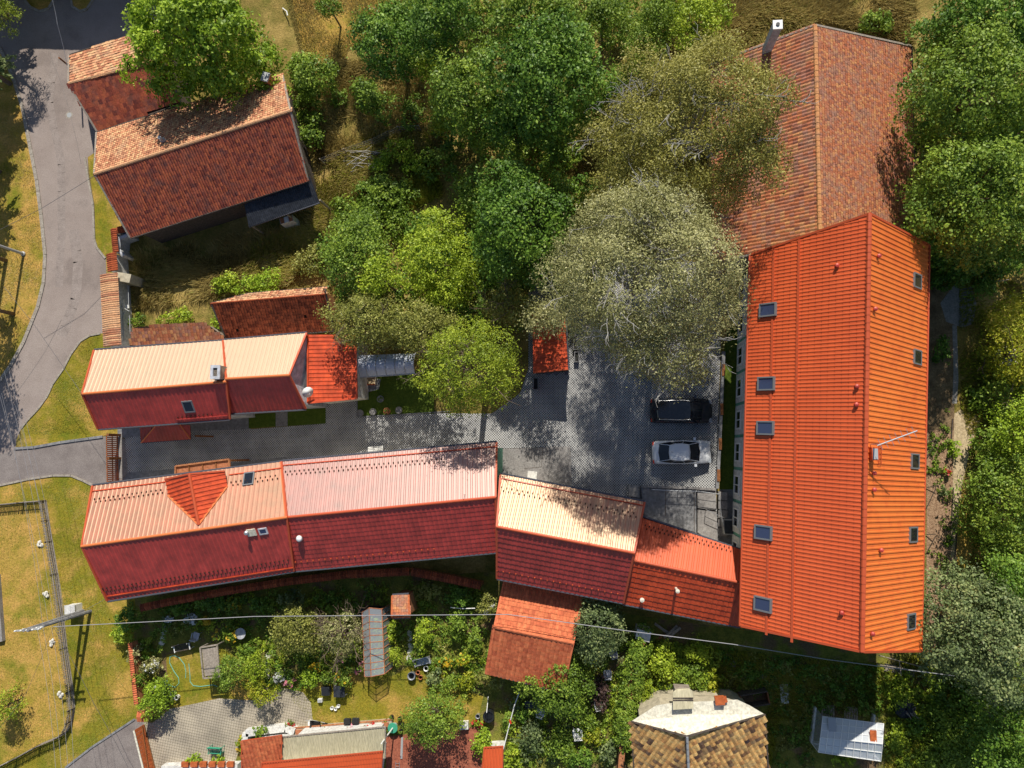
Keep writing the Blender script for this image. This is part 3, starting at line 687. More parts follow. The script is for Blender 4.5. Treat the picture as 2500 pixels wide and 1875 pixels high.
blades('green_grass', [(760,430),(900,330),(1050,330),(1080,480),(900,560),(820,640),(560,720),(620,600),(780,540)], 26000, .5, 'grass_green', 2, w=.035, lean=.8)
blades('tall_grass', [(1650,-30),(2230,-30),(2230,110),(1990,50),(1850,140),(1760,170),(1560,330),(1440,430),(1330,380),(1450,240),(1600,100)], 36000, .6, 'grass_dry', 3, w=.04, lean=.9)
blades('dry_grass', [(690,-30),(1060,-30),(1000,90),(850,120),(830,220),(740,160)], 22000, .16, 'grass_dry', 4, w=.02, lean=1.2)
blades('weeds', [(2262,1570),(2480,1540),(2480,1860),(2160,1880),(2160,1640)], 12000, .35, 'grass_green', 5, w=.04)
blades('weeds', [(1520,1560),(2150,1620),(2160,1740),(1900,1760),(1880,1880),(1870,1700),(1560,1700)], 16000, .28, 'grass_green', 6, w=.04)
blades('lawn_tufts', [(-60,1210),(69,1175),(174,1165),(229,1190),(258,1330),(262,1470),(330,1750),(160,1870),(-60,1870)], 34000, .07, 'grass_green', 7, w=.018, lean=1.3)
blades('verge_grass', [(-60,116),(0,118),(29,182),(70,350),(99,524),(108,622),(90,749),(56,836),(0,925),(-60,960)], 16000, .10, 'grass_dry', 8, w=.02, lean=1.2)
blades('verge_grass', [(246,818),(200,835),(156,905),(95,1000),(60,1060),(250,1060),(262,1050),(232,960),(205,950),(228,860)], 9000, .07, 'grass_green', 9, w=.018, lean=1.2)
blades('lawn_tufts', [(690,1685),(860,1640),(1010,1620),(1110,1680),(1165,1765),(762,1765)], 9000, .07, 'grass_green', 10, w=.018, lean=1.2)
blades('weeds', [(2262,560),(2500,700),(2500,1500),(2340,1500),(2400,1200),(2345,1000),(2340,700),(2262,700)], 14000, .3, 'grass_green', 11, w=.035)

def strip(pix,w,z,m,name,wob=.0):
    mb=MB(); p=[P(x,y,z) for x,y in pix]; R=random.Random(len(pix)); q=[]
    for a,b in zip(p,p[1:]):
        n_=max(1,int((b-a).length/.8)); q+=[a.lerp(b,i/n_)+Vector((R.uniform(-wob,wob),R.uniform(-wob,wob),0)) for i in range(n_)]
    q.append(p[-1])
    for a,b in zip(q,q[1:]):
        d=(b-a).normalized(); s=Vector((-d.y,d.x,0))*w/2; mb.add([a-s,b-s,b+s,a+s],[(0,1,2,3)])
    return mb.build(name,m,None,kind='structure')
strip([(115,92),(128,150),(150,205),(172,280),(188,350),(198,400)],.05,.013,'asphalt_dark','road_seam',.02)
strip([(0,1000),(40,960),(110,860),(150,780)],.05,.013,'asphalt_dark','road_seam',.03)
strip([(180,560),(190,640),(185,730),(150,820)],.9,.010,'asphalt_patch','worn_track',.05)
strip([(135,130),(120,250),(150,400),(150,560),(145,700)],.7,.0105,'asphalt_patch','worn_track',.05)
R_=random.Random(3)
for i in range(26):
    x,y=R_.uniform(90,250),R_.uniform(150,900)
    if pt_in(x,y,[(40,120),(200,120),(230,500),(240,800),(120,930),(40,930),(110,700)]): q=P(x,y,.012); MB().lathe(q,[(.06*R_.uniform(.4,1),0),(.04,.01)],6).build('road_grit','offwhite',None,kind='stuff') if 0 else None
# ---------------------------------------------------------------- buildings
SH = lambda m, **k: ('sheet', m, k)
CL = lambda m, **k: ('clay', m, k)
# big orange-roofed house
og = gable('long_house', 'tall long green-walled house with bright orange metal roof, at the right of the courtyard', [(1833,621),(1809,1528)], [(2123,522),(2105,1591)], [(2268,599),(2248,1589)],
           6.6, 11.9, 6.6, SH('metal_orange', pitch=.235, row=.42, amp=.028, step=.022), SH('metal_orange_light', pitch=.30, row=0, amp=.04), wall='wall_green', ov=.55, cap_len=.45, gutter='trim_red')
r_ = og['root']
for px in ((1890,607,1872,1550), (1952,585,1934,1568)):                       # raised seams on the courtyard side
    c,u,v,n = og['fa']; a = onplane(px[0],px[1],c,n); b = onplane(px[2],px[3],c,n)
    MB().beam(a+n*.05, b+n*.05, .14, .06, up=n).build('roof_seam', 'trim_red', r_)
for x, y in ((1877,757),(1873,937),(1871,1045),(1866,1300),(1865,1475)): skylight(og['fa'], x, y, 0.88, 1.18, r_, lift=.14)
for x, y in ((2238,686),(2238,872),(2232,1126),(2228,1305),(2223,1517)): skylight(og['fb'], x, y, .95, 1.05, r_, glass='glass_pane' if 0 else 'glass_dark')
for x, y in ((2041,650),(2089,944),(2088,988),(2052,1494)): vent(og['fa'], x, y, r_)
for x, y in ((2143,627),(2134,756),(2131,1155),(2131,1195),(2127,1545),(2148,1342)): vent(og['fb'], x, y, r_, r=.08)
c,u,v,n = og['fb']
o = onplane(2127,1108,c,n); mb = MB(); mb.box(o.x, o.y, o.z-.3, .36, .72, .9, 0)
ch = mb.build('chimney', 'trim_red', r_); MB().box(o.x, o.y, o.z+.6, .26, .60, .03, 0).build('cap_slab', 'steel_dull', ch)
at = thing('roof_antenna', 'thin television aerial with long boom on the ridge of the orange roof', 'aerial', onplane(2125,1085,c,n))
o = onplane(2125,1085,c,n); tp = o+UP*1.5
MB().tube([o, tp], .035, 6).build('mast', 'steel', at)
q = tp+Vector((1.9,.75,0)); q0 = tp-Vector((.2,.08,0)); MB().tube([q0, q], .035, 5).build('boom', 'steel_dull', at)
for i in range(7):
    e = q0.lerp(q, .08+i*.14); MB().tube([e+Vector((-.12,.3,0)), e+Vector((.12,-.3,0))], .012, 4).build('element', 'steel', at)
o = onplane(2145,1108,c,n)
hs = MB()
for i in range(8): hs.tube([o+v*(-.0)+u*(-.6+i*.17)+n*.1-v*.15, o+u*(-.6+i*.17)+n*.1+v*.15], .015, 4)
for s in (-1,1): hs.tube([o+u*-.6+n*.1+v*.15*s, o+u*.6+n*.1+v*.15*s], .02, 4)
hs.build('roof_ladder', 'trim_red', r_)
# facade windows with white bands
w0, w1 = og['w'][0], og['w'][1]; al = (w1-w0); WLn = al.length; al.normalize(); out = Vector((al.y, -al.x, 0)); 
if out.x > 0: out = -out
for i in range(10):
    t = (i+.55)/10.2; b = w0+al*WLn*t
    for z0, h in ((.8,1.6),(3.55,1.9)):
        c_ = Vector((b.x, b.y, z0+h/2)); hw = .62
        MB().cbox(c_+out*.035, al, UP, out, hw+.42, h/2+.5, .03).build('window_surround', 'wall_white', r_)
        k = MB()
        for s in (-1,1): k.cbox(c_+out*.09+al*s*hw, al, UP, out, .05, h/2, .04); k.cbox(c_+out*.09+UP*s*(h/2-.05), al, UP, out, hw-.05, .05, .04)
        k.cbox(c_+out*.09, al, UP, out, .03, h/2-.1, .035)
        k = k.build('window', 'white_paint', r_); MB().cbox(c_+out*.072, al, UP, out, hw-.05, h/2-.1, .008).build('glass_pane', 'glass_dark', k)
# old barn behind it
bn = gable('old_barn', 'large old barn with weathered brown clay tile roof, behind the orange-roofed house', [(1735,158),(1742,640)], [(1990,62),(2002,590)], [(2224,113),(2236,640)],
           4.2, 8.4, 4.2, CL('clay_barn', tw=.24, th=.33, toneseed=3, rough=1.5), CL('clay_barn', tw=.17, th=.21, toneseed=4, rough=1.6, curve=False), wall='wall_plaster', ov=.3, cat='barn', ridge='clay_barn', cap_len=.38, gutter='wood_dark', verge='wood_grey')
o = onplane(1872,122,bn['fa'][0],bn['fa'][3]); mb = MB(); mb.box(o.x,o.y,o.z-.8,.52,.52,3.6)
ch = mb.build('chimney','wall_grey',bn['root']); k = MB()
for dx,dy,sx,sy in ((0,.2,.6,.2),(0,-.2,.6,.2),(.2,0,.2,.2),(-.2,0,.2,.2)): k.box(o.x+dx,o.y+dy,o.z+2.8,sx,sy,.12)
k.build('chimney_cap','white_paint',ch); MB().lathe((o.x,o.y,o.z+2.78),[(.12,0),(.12,.2)],10).build('flue','black_plastic',ch)
# upper left clay roofed shed and house
sh = gable('clay_shed', 'small old outbuilding with clay tile roof beside the road, above the old house', [(169,135),(405,58)], [(168,204),(400,143)], [(237,321),(442,251)],
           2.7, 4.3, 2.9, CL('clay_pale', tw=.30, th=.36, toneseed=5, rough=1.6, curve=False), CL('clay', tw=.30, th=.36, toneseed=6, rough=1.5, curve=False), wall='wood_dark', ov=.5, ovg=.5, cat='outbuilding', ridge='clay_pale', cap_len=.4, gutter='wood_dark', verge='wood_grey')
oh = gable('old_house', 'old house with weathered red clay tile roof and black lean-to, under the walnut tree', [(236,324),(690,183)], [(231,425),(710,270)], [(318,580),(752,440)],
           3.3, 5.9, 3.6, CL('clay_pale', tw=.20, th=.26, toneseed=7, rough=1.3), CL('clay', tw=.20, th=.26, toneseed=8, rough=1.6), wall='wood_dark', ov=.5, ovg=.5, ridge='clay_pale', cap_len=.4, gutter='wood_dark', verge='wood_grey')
rt = oh['root']
mb = MB(); o = onplane(663,205,oh['fa'][0],oh['fa'][3]); mb.box(o.x,o.y,o.z-.5,.5,.6,1.5,-.3)
k = mb.build('chimney','brick',rt); MB().box(o.x,o.y,o.z+1.0,.6,.7,.1,-.3).build('chimney_cap','steel_dull',k)
mb = MB(); o = onplane(402,345,oh['fa'][0],oh['fa'][3]); mb.lathe(o-UP*.2,[(.2,0),(.2,.5),(.14,.5),(.14,.9)],10).build('flue','steel_dull',rt)
# black lean-to
lt = [P(596,498,3.3),P(757,430,3.3),P(780,495,2.6),P(608,554,2.6)]
flat_part('roof_underside',[p-UP*.05 for p in lt],'deck',rt,.03); sheet_slope(lt,'black_sheet',rt,pitch=.16,amp=.02,name='lean_to_roof')
MB().tube([lt[3]-UP*.05, lt[2]-UP*.05], .06, 6).build('gutter','gutter',rt)
for p in (lt[2],lt[3],lt[2].lerp(lt[3],.5)): q = p+Vector((0,.25,0)); MB().box(q.x,q.y,0,.12,.12,p.z-.05).build('lean_to_post','wood_grey',rt)
q = P(698,535,1.4); tb = thing('hatch_box','small hatch box with white and orange panels under the black lean-to','box',(q.x,q.y,0))
MB().box(q.x,q.y,.0,1.1,.5,1.3,.25).build('body','wall_white',tb)
for i,m_ in enumerate(('brick','white_paint','brick')): MB().box(q.x+(-.36+.36*i)*math.cos(.25),q.y+(-.36+.36*i)*math.sin(.25),1.302,.30,.46,.03,.25).build('lid_panel',m_,tb)
# ruined outbuildings
rn = gable('ruined_outbuilding', 'sagging outbuilding with rust red tiles and broken ridge, beside the red-roofed cottage', [(608,717),(794,702)], [(516,741),(796,718)], [(553,826),(815,806)],
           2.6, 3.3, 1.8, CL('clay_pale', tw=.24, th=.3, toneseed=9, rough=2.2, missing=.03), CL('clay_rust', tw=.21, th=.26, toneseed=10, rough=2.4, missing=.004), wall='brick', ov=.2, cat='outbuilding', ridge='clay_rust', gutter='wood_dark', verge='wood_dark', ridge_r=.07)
lo = thing('low_shed', 'low sloping shed roof of worn clay tiles in the overgrown yard', 'shed', P(430,810,0))
pl = [P(327,799,2.6),P(498,787,2.6),P(575,842,2.0),P(315,845,2.0)]
flat_part('roof_underside',[p-UP*.05 for p in pl],'deck',lo,.03)
clay_slope([pl[3],pl[2],pl[1],pl[0]],'clay_barn',lo,tw=.24,th=.3,toneseed=11,rough=2.0)
mb = MB(); 
for i in range(4):
    a,b = pl[i],pl[(i+1)%4]; a=a.lerp(P(430,815,2.2),.08); b=b.lerp(P(430,815,2.2),.08)
    mb.add([(a.x,a.y,-.1),(b.x,b.y,-.1),(b.x,b.y,b.z-.15),(a.x,a.y,a.z-.15)],[(0,1,2,3)])
mb.build('wall','wall_plaster',lo)
# red roofed middle cottage, cream sun glare built into its north slopes (two stepped sections)
mc = gable('cottage', 'cottage with red metal roof, satellite dish and pale sunlit side, north of the courtyard entrance', [(230,855),(545,832)], [(201,962),(553,932)], [(239,1047),(562,1023)],
           4.4, 6.1, 4.5, SH('metal_red_cream_glare', pitch=.33), SH('metal_red_shaded', pitch=.33), wall='wall_grey', ov=.35, ridge='trim_orange')
m2 = gable('x', '', [(545,831),(749,813)], [(553,925),(707,916)], [(563,1009),(747,998)], 4.4, 6.2, 4.4, SH('metal_red_cream_glare', pitch=.33), SH('metal_red_shaded', pitch=.33), wall='wall_grey', ov=.35, ridge='trim_orange', ovg=.12, parent=mc['root'])
rt = mc['root']
pl = [P(752,817,4.0),P(868,817,3.1),P(872,973,3.1),P(752,984,4.0)]
flat_part('roof_underside',[p-UP*.05 for p in pl],'deck',rt,.03); sheet_slope(pl,'metal_bright',rt,pitch=.30,row=.36,amp=.035,step=.02,name='lean_to_roof')
mb = MB(); q=[P(756,825,0),P(866,825,0),P(868,965,0),P(756,975,0)]
q=[Vector((pl[i].x,pl[i].y,0)).lerp(Vector((sum(p.x for p in pl)/4,sum(p.y for p in pl)/4,0)),.07) for i in range(4)]
mb.prism([(p.x,p.y) for p in q],-.1,2.9); mb.build('lean_to_wall','wall_white',rt)
for a,b in ((0,3),(3,2),(1,2)): MB().beam(pl[a]+UP*.04,pl[b]+UP*.04,.12,.10).build('verge_board','metal_bright',rt)
c,u,v,n = mc['fa']; o = onplane(543,912,c,n)
mb = MB().box(o.x,o.y,o.z-1,.62,.95,1.9,.06); ch = mb.build('chimney','wall_plaster',rt)
mb = MB(); 
for dx,dy,sx,sy in ((0,.4,.72,.2),(0,-.4,.72,.2),(.26,0,.2,.6),(-.26,0,.2,.6)): mb.box(o.x+dx,o.y+dy,o.z+.9,sx,sy,.12,.0)
mb.build('chimney_cap','wall_grey',ch); MB().box(o.x,o.y,o.z+.88,.3,.55,.02).build('flue','black_plastic',ch)
skylight(mc['fb'], 461, 992, .82, .95, rt, glass='glass_dark')
c,u,v,n = mc['fb']; a=onplane(432,1024,c,n); b=onplane(557,1014,c,n); MB().beam(a+n*.07,b+n*.07,.09,.06,up=n).build('snow_rail','metal_red_shaded',rt)
snow_guards(mc['fb'],(435,1018),(528,1009),1,9,rt)
# satellite dish on the lean-to
o = P(757,958,4.1); ds = thing('satellite_dish','white round satellite dish on the gable of the cottage','satellite dish',o)
ax = Vector((-.75,-.35,.45)).normalized(); ax = Vector((.5,-.35,.5)).normalized(); cc = o+UP*.5
MB().lathe(cc-ax*.02,[(.42,.10),(.40,.07),(.25,.02),(.02,0)][::-1],18,axis=ax).build('reflector','white_paint',ds,smooth=True)
MB().tube([o,cc],.03,6).build('mast','steel',ds); MB().tube([cc-Vector((0,0,.3)),cc+ax*.45],.015,4).build('arm','steel',ds)
MB().lathe(cc+ax*.42,[(.04,0),(.05,.1)],8,axis=ax).build('receiver','steel_dull',ds)
# hipped porch
pa=[P(341,1044,3.1),P(464,1038,3.1),P(466,1072,2.6),P(345,1081,2.6)]; rA,rB=P(380,1040,3.3),P(440,1037,3.3)
pr = thing('porch','maroon hipped porch roof at the cottage door','porch',((pa[0].x+pa[1].x)/2,(pa[2].y+pa[1].y)/2,0))
for poly in ([pa[3],pa[2],rB,rA],[pa[2],pa[1],rB],[pa[0],pa[3],rA]):
    flat_part('roof_underside',[p-UP*.05 for p in poly],'deck',pr,.03); sheet_slope(poly,'metal_red_shaded',pr,pitch=.28)
for a,b in ((pa[3],rA),(pa[2],rB)): MB().tube([a+UP*.05,b+UP*.05],.05,6).build('ridge_cap','trim_orange',pr)
for p in (pa[2],pa[3]): MB().box(p.x*.99,p.y+.25,0,.14,.14,2.5).build('post','wood_brown',pr)
0; MB().beam(pa[3]-UP*.08,pa[2]-UP*.08,.1).build('gutter','gutter',pr)
# left long house
lh = gable('gatehouse', 'long house with red metal roof and gabled dormer, at the courtyard entrance', [(226,1186),(688,1128)], [(200,1334),(701,1263)], [(262,1467),(718,1394)],
           5.0, 6.9, 4.8, SH('metal_red_sunlit', pitch=.35), SH('metal_red_shaded', pitch=.33), wall='wall_cream', ov=.4, ridge='trim_orange')
rt = lh['root']
fl,lc,ap,fr_ = P(405,1169,6.0),P(411,1208,6.0),None,P(463,1156,7.3)
c,u,v,n = lh['fa']; ap = onplane(486,1281,c,n); lc = onplane(411,1209,c,n); rc = onplane(556,1187,c,n); fl = P(404,1170,lc.z); frr = P(549,1150,rc.z)
zr = ap.z; fr_ = P(463,1157,zr)
print('dormer', lc.z, rc.z, ap.z)
for poly,nm in (([fl,lc,ap,fr_],0),([frr,rc,ap,fr_],1)):
    flat_part('roof_underside',[p-UP*.03 for p in poly],'deck',rt,.03); 
    d_ = Vector((1,0.12,0)) 
    sheet_slope([p+UP*.03 for p in poly],'metal_bright',rt,pitch=.30,row=0,amp=.045,name='dormer_roof',ang=None)
MB().tube([fr_+UP*.05,ap+UP*.05],.11,8).build('dormer_ridge','trim_red',rt)
mb=MB(); f2,r2=fl+Vector((.25,-.3,0)),frr+Vector((-.25,-.3,0)); a2=fr_+Vector((0,-.3,-.15))
mb.add([(f2.x,f2.y,4.9),(r2.x,r2.y,4.9),r2,a2,f2],[(0,1,2,3,4)]); mb.add([(f2.x,f2.y,4.9),f2,lc+Vector((.25,0,0))],[(0,1,2)]); mb.add([(r2.x,r2.y,4.9),r2,rc-Vector((.25,0,0))],[(0,2,1)])
mb.build('dormer_wall','wall_white',rt)
for a,b in ((fl,fr_),(frr,fr_)): MB().beam(a+UP*.05,b+UP*.06,.12,.12).build('verge_board','trim_red',rt)
for a,b in ((ap,lc),(ap,rc)): MB().beam(a+n*.06,b+n*.06,.16,.04,up=n).build('valley_flashing','trim_orange',rt)
skylight(lh['fa'],608,1169,.80,1.0,rt,glass='glass_dark')
skylight(lh['fb'],643,1296,.62,.50,rt,glass='glass_blue',fm='wall_grey')
c,u,v,n = lh['fb']; o=onplane(615,1299,c,n); mb=MB().cbox(o+n*.05,u,v,n,.32,.26,.06); k=mb.build('vent_base','offwhite',rt)
MB().lathe(onplane(607,1300,c,n),[(.1,0),(.1,.4),(.15,.42),(.05,.5)],10).build('vent_pipe','steel',k)
snow_guards(lh['fa'],(232,1219),(405,1195),2,15,rt,'deck'); snow_guards(lh['fa'],(565,1178),(685,1160),2,10,rt,'deck')
snow_guards(lh['fb'],(250,1445),(712,1374),2,44,rt,'deck',gap=.3)
for A_,B_,fr,ex in (((226,1200),(405,1177),lh['fa'],.1),((560,1160),(688,1143),lh['fa'],.1),((262,1455),(716,1385),lh['fb'],.1)):
    c,u,v,n=fr; MB().beam(onplane(*A_,c,n)+n*.06,onplane(*B_,c,n)+n*.06,.07,.05,up=n).build('snow_rail','metal_bright',rt)
# terracotta porch below the dormer
pq=[P(430,1138,3.0),P(560,1121,3.0),P(563,1148,2.9),P(430,1164,2.9)]
pt=thing('entrance_canopy','terracotta framed entrance canopy below the dormer','canopy',((pq[0].x+pq[1].x)/2,(pq[0].y+pq[2].y)/2,0))
flat_part('canopy_roof',pq,'terracotta',pt,.1)
for a,b in ((0,1),(1,2),(3,0)): MB().beam(pq[a]+UP*.05,pq[b]+UP*.05,.12,.16).build('edge_beam','brick',pt)
for i in range(1,4):
    MB().beam(pq[0].lerp(pq[1],i/4)+UP*.03,pq[3].lerp(pq[2],i/4)+UP*.03,.09,.1).build('cross_beam','wood_brown',pt)
for p in (pq[0],pq[1]): MB().box(p.x,p.y-.1,0,.14,.14,2.9).build('post','wood_brown',pt)
# middle long house section
lb = gable('row_house', 'long row house with glossy red metal roof and green gable, between gatehouse and courtyard terrace', [(688,1127),(1213,1080)], [(701,1263),(1210,1214)], [(718,1394),(1213,1348)],
           5.0, 6.8, 4.6, SH('metal_red_rose_glare', pitch=.33), SH('metal_red_shaded', pitch=.33, row=.36, amp=.03, step=.022), wall='wall_cream', ov=.35, ridge='trim_red', gutter='gutter')
wq = [lb['w'][1], lb['w'][2]]; ttop = lb['tops']; dx = (lb['r'][1]-lb['r'][0]).normalized()*.03; rp = lb['r'][1]-(lb['r'][1]-lb['r'][0]).normalized()*.22
MB().add([Vector((wq[0].x,wq[0].y,0))+dx, Vector((wq[1].x,wq[1].y,0))+dx, Vector((wq[1].x,wq[1].y,ttop[2]))+dx, Vector((rp.x,rp.y,rp.z-.18))+dx, Vector((wq[0].x,wq[0].y,ttop[1]))+dx], [(0,1,2,3,4)]).build('gable_render','wall_green',lb['root'])
rt = lb['root']; c,u,v,n = lb['fb']; o=onplane(734,1314,c,n)
MB().lathe(o,[(.2,0),(.2,.25),(.23,.27),(.16,.36),(.04,.4)],14).build('vent_dome','white_paint',rt,smooth=True)
snow_guards(lb['fa'],(698,1152),(1090,1120),2,34,rt,'deck'); snow_guards(lb['fb'],(722,1372),(1075,1338),1,24,rt,'trim_red')
c,u,v,n=lb['fa']; MB().beam(onplane(690,1137,c,n)+n*.06,onplane(1210,1091,c,n)+n*.06,.07,.05,up=n).build('snow_rail','metal_bright',rt)
MB().beam(onplane(699,1262,c,n)+n*.05,onplane(686,1128,c,n)+n*.05,.16,.05,up=n).build('roof_seam','trim_orange',rt)
c,u,v,n=lb['fb']; MB().beam(onplane(702,1266,c,n)+n*.05,onplane(718,1390,c,n)+n*.05,.16,.05,up=n).build('roof_seam','trim_orange',rt)
o=onplane(1135,1207,*lb['fa'][::3]); MB().tube([o,o+UP*.6],.02,5).build('lightning_rod','steel',rt)
# stepping down sections C and D
lc_ = gable('annex', 'annex with tan-lit red metal roof, dappled with tree shadow below the concrete apron', [(1222,1158),(1574,1226)], [(1213,1286),(1548,1350)], [(1213,1412),(1522,1472)],
           4.9, 6.7, 4.3, SH('metal_red_sunlit', pitch=.33), SH('metal_red_shaded', pitch=.33, row=.42, amp=.035, step=.035), wall='wall_cream', ov=.35, ridge='trim_red')
snow_guards(lc_['fa'],(1225,1190),(1560,1256),2,26,lc_['root'],'deck'); snow_guards(lc_['fb'],(1214,1392),(1524,1452),1,20,lc_['root'],'trim_red')
c,u,v,n=lc_['fa']; MB().beam(onplane(1221,1168,c,n)+n*.06,onplane(1572,1235,c,n)+n*.06,.07,.05,up=n).build('snow_rail','metal_bright',lc_['root'])
ld = gable('low_annex', 'lower annex with orange-red roof, butting against the big orange house', [(1564,1261),(1812,1345)], [(1547,1368),(1806,1422)], [(1521,1474),(1806,1530)],
           4.2, 5.7, 3.9, SH('metal_orange', pitch=.33), SH('metal_bright', pitch=.34, row=.42, amp=.035, step=.035), wall='wall_cream', ov=.35, ridge='trim_red', ovg=.05)
snow_guards(ld['fa'],(1575,1283),(1790,1340),2,20,ld['root'],'deck')
vent(ld['fb'],1650,1436,ld['root'],'offwhite',r=.09,h=1.1); vent(ld['fb'],1567,1463,ld['root'],'offwhite',r=.1,h=.35)
# red garage under the birch
gp=[P(1300,765,2.7),P(1382,778,3.1),P(1389,901,3.1),P(1302,910,2.7)]
cg=(gp[0]+gp[2])/2; gg=thing('bin_shelter','small shed with bright red metal roof beneath the birch, planters along it','shed',(cg.x,cg.y,0))
flat_part('roof_underside',[p-UP*.05 for p in gp],'deck',gg,.03); sheet_slope(gp,'metal_bright',gg,pitch=.30,row=.38,amp=.03,step=.03)
MB().tube([gp[1]+UP*.02,gp[2]+UP*.02],.07,6).build('gutter','gutter',gg); MB().beam(gp[2],gp[3],.1).build('verge_board','trim_red',gg)
MB().prism([((p.x-cg.x)*.92+cg.x,(p.y-cg.y)*.92+cg.y) for p in gp],-.1,2.5).build('wall','wood_dark',gg)
# arched polycarbonate shelter
sr=thing('glazed_arbour','arched grey polycarbonate arbour between lean-to and conifer','arbour',P(940,895,0))
a0,a1,b0,b1=P(874,868,2.2),P(1015,862,2.2),P(876,922,1.9),P(1013,912,1.9)
NS=7; 
def arc(p,q,t): r=p.lerp(q,t); r.z+=math.sin(t*math.pi)*.5; return r
for i in range(6):
    l0,l1=a0.lerp(a1,i/6),a0.lerp(a1,(i+1)/6); m0,m1=b0.lerp(b1,i/6),b0.lerp(b1,(i+1)/6); mb=MB(); vs=[]
    for j in range(NS+1): vs+= [arc(l0,m0,j/NS),arc(l1,m1,j/NS)]
    mb.add(vs,[(2*j,2*j+2,2*j+3,2*j+1) for j in range(NS)]); mb.build('glazing_panel','poly',sr,smooth=True)
for i in range(7):
    l0,m0=a0.lerp(a1,i/6),b0.lerp(b1,i/6); MB().tube([arc(l0,m0,j/NS)+UP*.03 for j in range(NS+1)],.03,5).build('rib','steel_dull',sr)
for p in (a0,a1,b0,b1): MB().box(p.x,p.y,0,.08,.08,p.z).build('post','steel_dull',sr)
0; MB().tube([b0,b1],.05,6).build('gutter','steel_dull',sr)
# garden tile-roofed shed
gs = gable('garden_shed_house', 'garden outbuilding with new orange tile roof, south of the annex', [(1231,1418),(1420,1452)], [(1207,1530),(1400,1570)], [(1189,1641),(1372,1690)],
           2.7, 4.0, 3.0, CL('clay_new', tw=.22, th=.33, toneseed=12, rough=.6), CL('clay_new', tw=.30, th=.40, toneseed=13, rough=.6), wall='wall_white', ov=.25, cat='outbuilding', ridge='clay_new', cap_len=.36, gutter='gutter', verge='clay_new')
# brick outhouse
bh = gable('brick_outhouse', 'tiny brick outhouse with rusty tile roof in the garden', [(958,1454),(998,1452)][::1], [(957,1502),(1000,1500)], [(959,1508),(1001,1506)],
           2.5, 2.9, 2.6, CL('clay_barn', tw=.18, th=.22, toneseed=14, rough=1), CL('clay_new', tw=.2, th=.2, toneseed=15), wall='brick', ov=.08, ovg=.05, cat='outhouse', ridge='clay_barn', verge='wood_orange', ridge_r=.05)
# roofs at the bottom edge
def simple_shed(name,label,cat,pts,m,kind='clay',wall='wall_white',**kw):
    c=sum(pts,Vector((0,0,0)))/len(pts); r=thing(name,label,cat,(c.x,c.y,0))
    flat_part('roof_underside',[p-UP*.05 for p in pts],'deck',r,.03)
    if kind=='clay': clay_slope(pts,m,r,**kw)
    elif kind=='sheet': sheet_slope(pts,m,r,**kw)
    else: flat_part('roof_sheet',pts,m,r,.04)
    k_=len(pts); B_=[((p.x-c.x)*.8+c.x,(p.y-c.y)*.62+c.y) for p in pts]; MB().add([(x,y,-.1) for x,y in B_]+[(x,y,p.z-.2) for (x,y),p in zip(B_,pts)],[(i,(i+1)%k_,k_+(i+1)%k_,k_+i) for i in range(k_)]).build('wall',wall,r)
    for i in range(len(pts)): MB().beam(pts[i]+UP*.01,pts[(i+1)%len(pts)]+UP*.01,.08,.09).build('verge_board','trim_red' if m!='reed_roof' else 'wood_grey',r)
    return r
simple_shed('tiled_annex','low orange tiled roof at the bottom edge beside the cobbled yard','roofed annex',[P(590,1809,3.2),P(688,1795,3.2),P(684,1935,2.3),P(592,1950,2.3)],'clay_new',tw=.26,th=.36,toneseed=16,rough=.5)
simple_shed('reed_terrace_roof','pale ribbed straw-coloured terrace roof at the bottom edge','terrace roof',[P(687,1799,2.9),P(941,1774,2.9),P(941,1850,2.5),P(685,1880,2.5)],'reed_roof','sheet',pitch=.2,amp=.02)
simple_shed('bottom_house','sunlit orange-pink tiled roof cut by the bottom edge of the picture','house',[P(640,1862,4.2),P(934,1834,4.2),P(925,1985,3.4),P(630,2010,3.4)],'metal_orange','sheet',pitch=.2,row=.34,amp=.03)
simple_shed('small_bottom_roof','small striped red tile roof beside the vine at the bottom edge','roofed annex',[P(1182,1825,2.6),P(1228,1822,2.6),P(1226,1930,2.3),P(1172,1930,2.3)],'metal_orange','sheet',pitch=.22,amp=.04)
sheet('brick_terrace',[(942,1798),(1188,1772),(1188,1960),(942,1960)],.024,'brick_floor')
# lower right house with ochre tiles
hh=thing('ochre_tiled_house','house with ochre and black tile slopes and a bare cream upper roof','house',P(1710,1840,0))
zt=5.0; apx=P(1677,1797,5.9); L1=P(1541,1761,5.0); R1=P(1867,1744,5.0)
crm=[L1,P(1602,1722,4.9),P(1640,1716,4.9),P(1800,1708,4.9),P(1830,1722,4.9),R1,apx]
mb=MB(); cc=P(1700,1745,4.95); k=len(crm); mb.add(crm+[cc],[(i,(i+1)%k,k) for i in range(k)][::-1]); mb.build('membrane_roof','offwhite',hh)
sl1=[P(1552,1960,3.4),P(1684,1960,3.9),apx,L1]; sl2=[P(1684,1960,3.9),P(1880,1960,3.4),R1,apx]
fr1=cover(sl1,CL('clay_ochre',tw=.33,th=.25,toneseed=17,rough=.8,asobj=True,solid=130),hh); fr2=cover(sl2,CL('clay_ochre',tw=.33,th=.25,toneseed=18,rough=.8,asobj=True,solid=165),hh)
for a,b in ((L1,apx),(apx,R1),(L1,sl1[0]),(R1,sl2[1])): MB().beam(a+UP*.04,b+UP*.04,.09,.12).build('verge_board','wood_dark',hh)
d_=(sl1[1]-apx); 
for i in range(11): MB().tube([apx+d_*(i/11)+UP*.06,apx+d_*((i+.94)/11)+UP*.09],.09,7).build('hip_tile','steel_dull',hh)
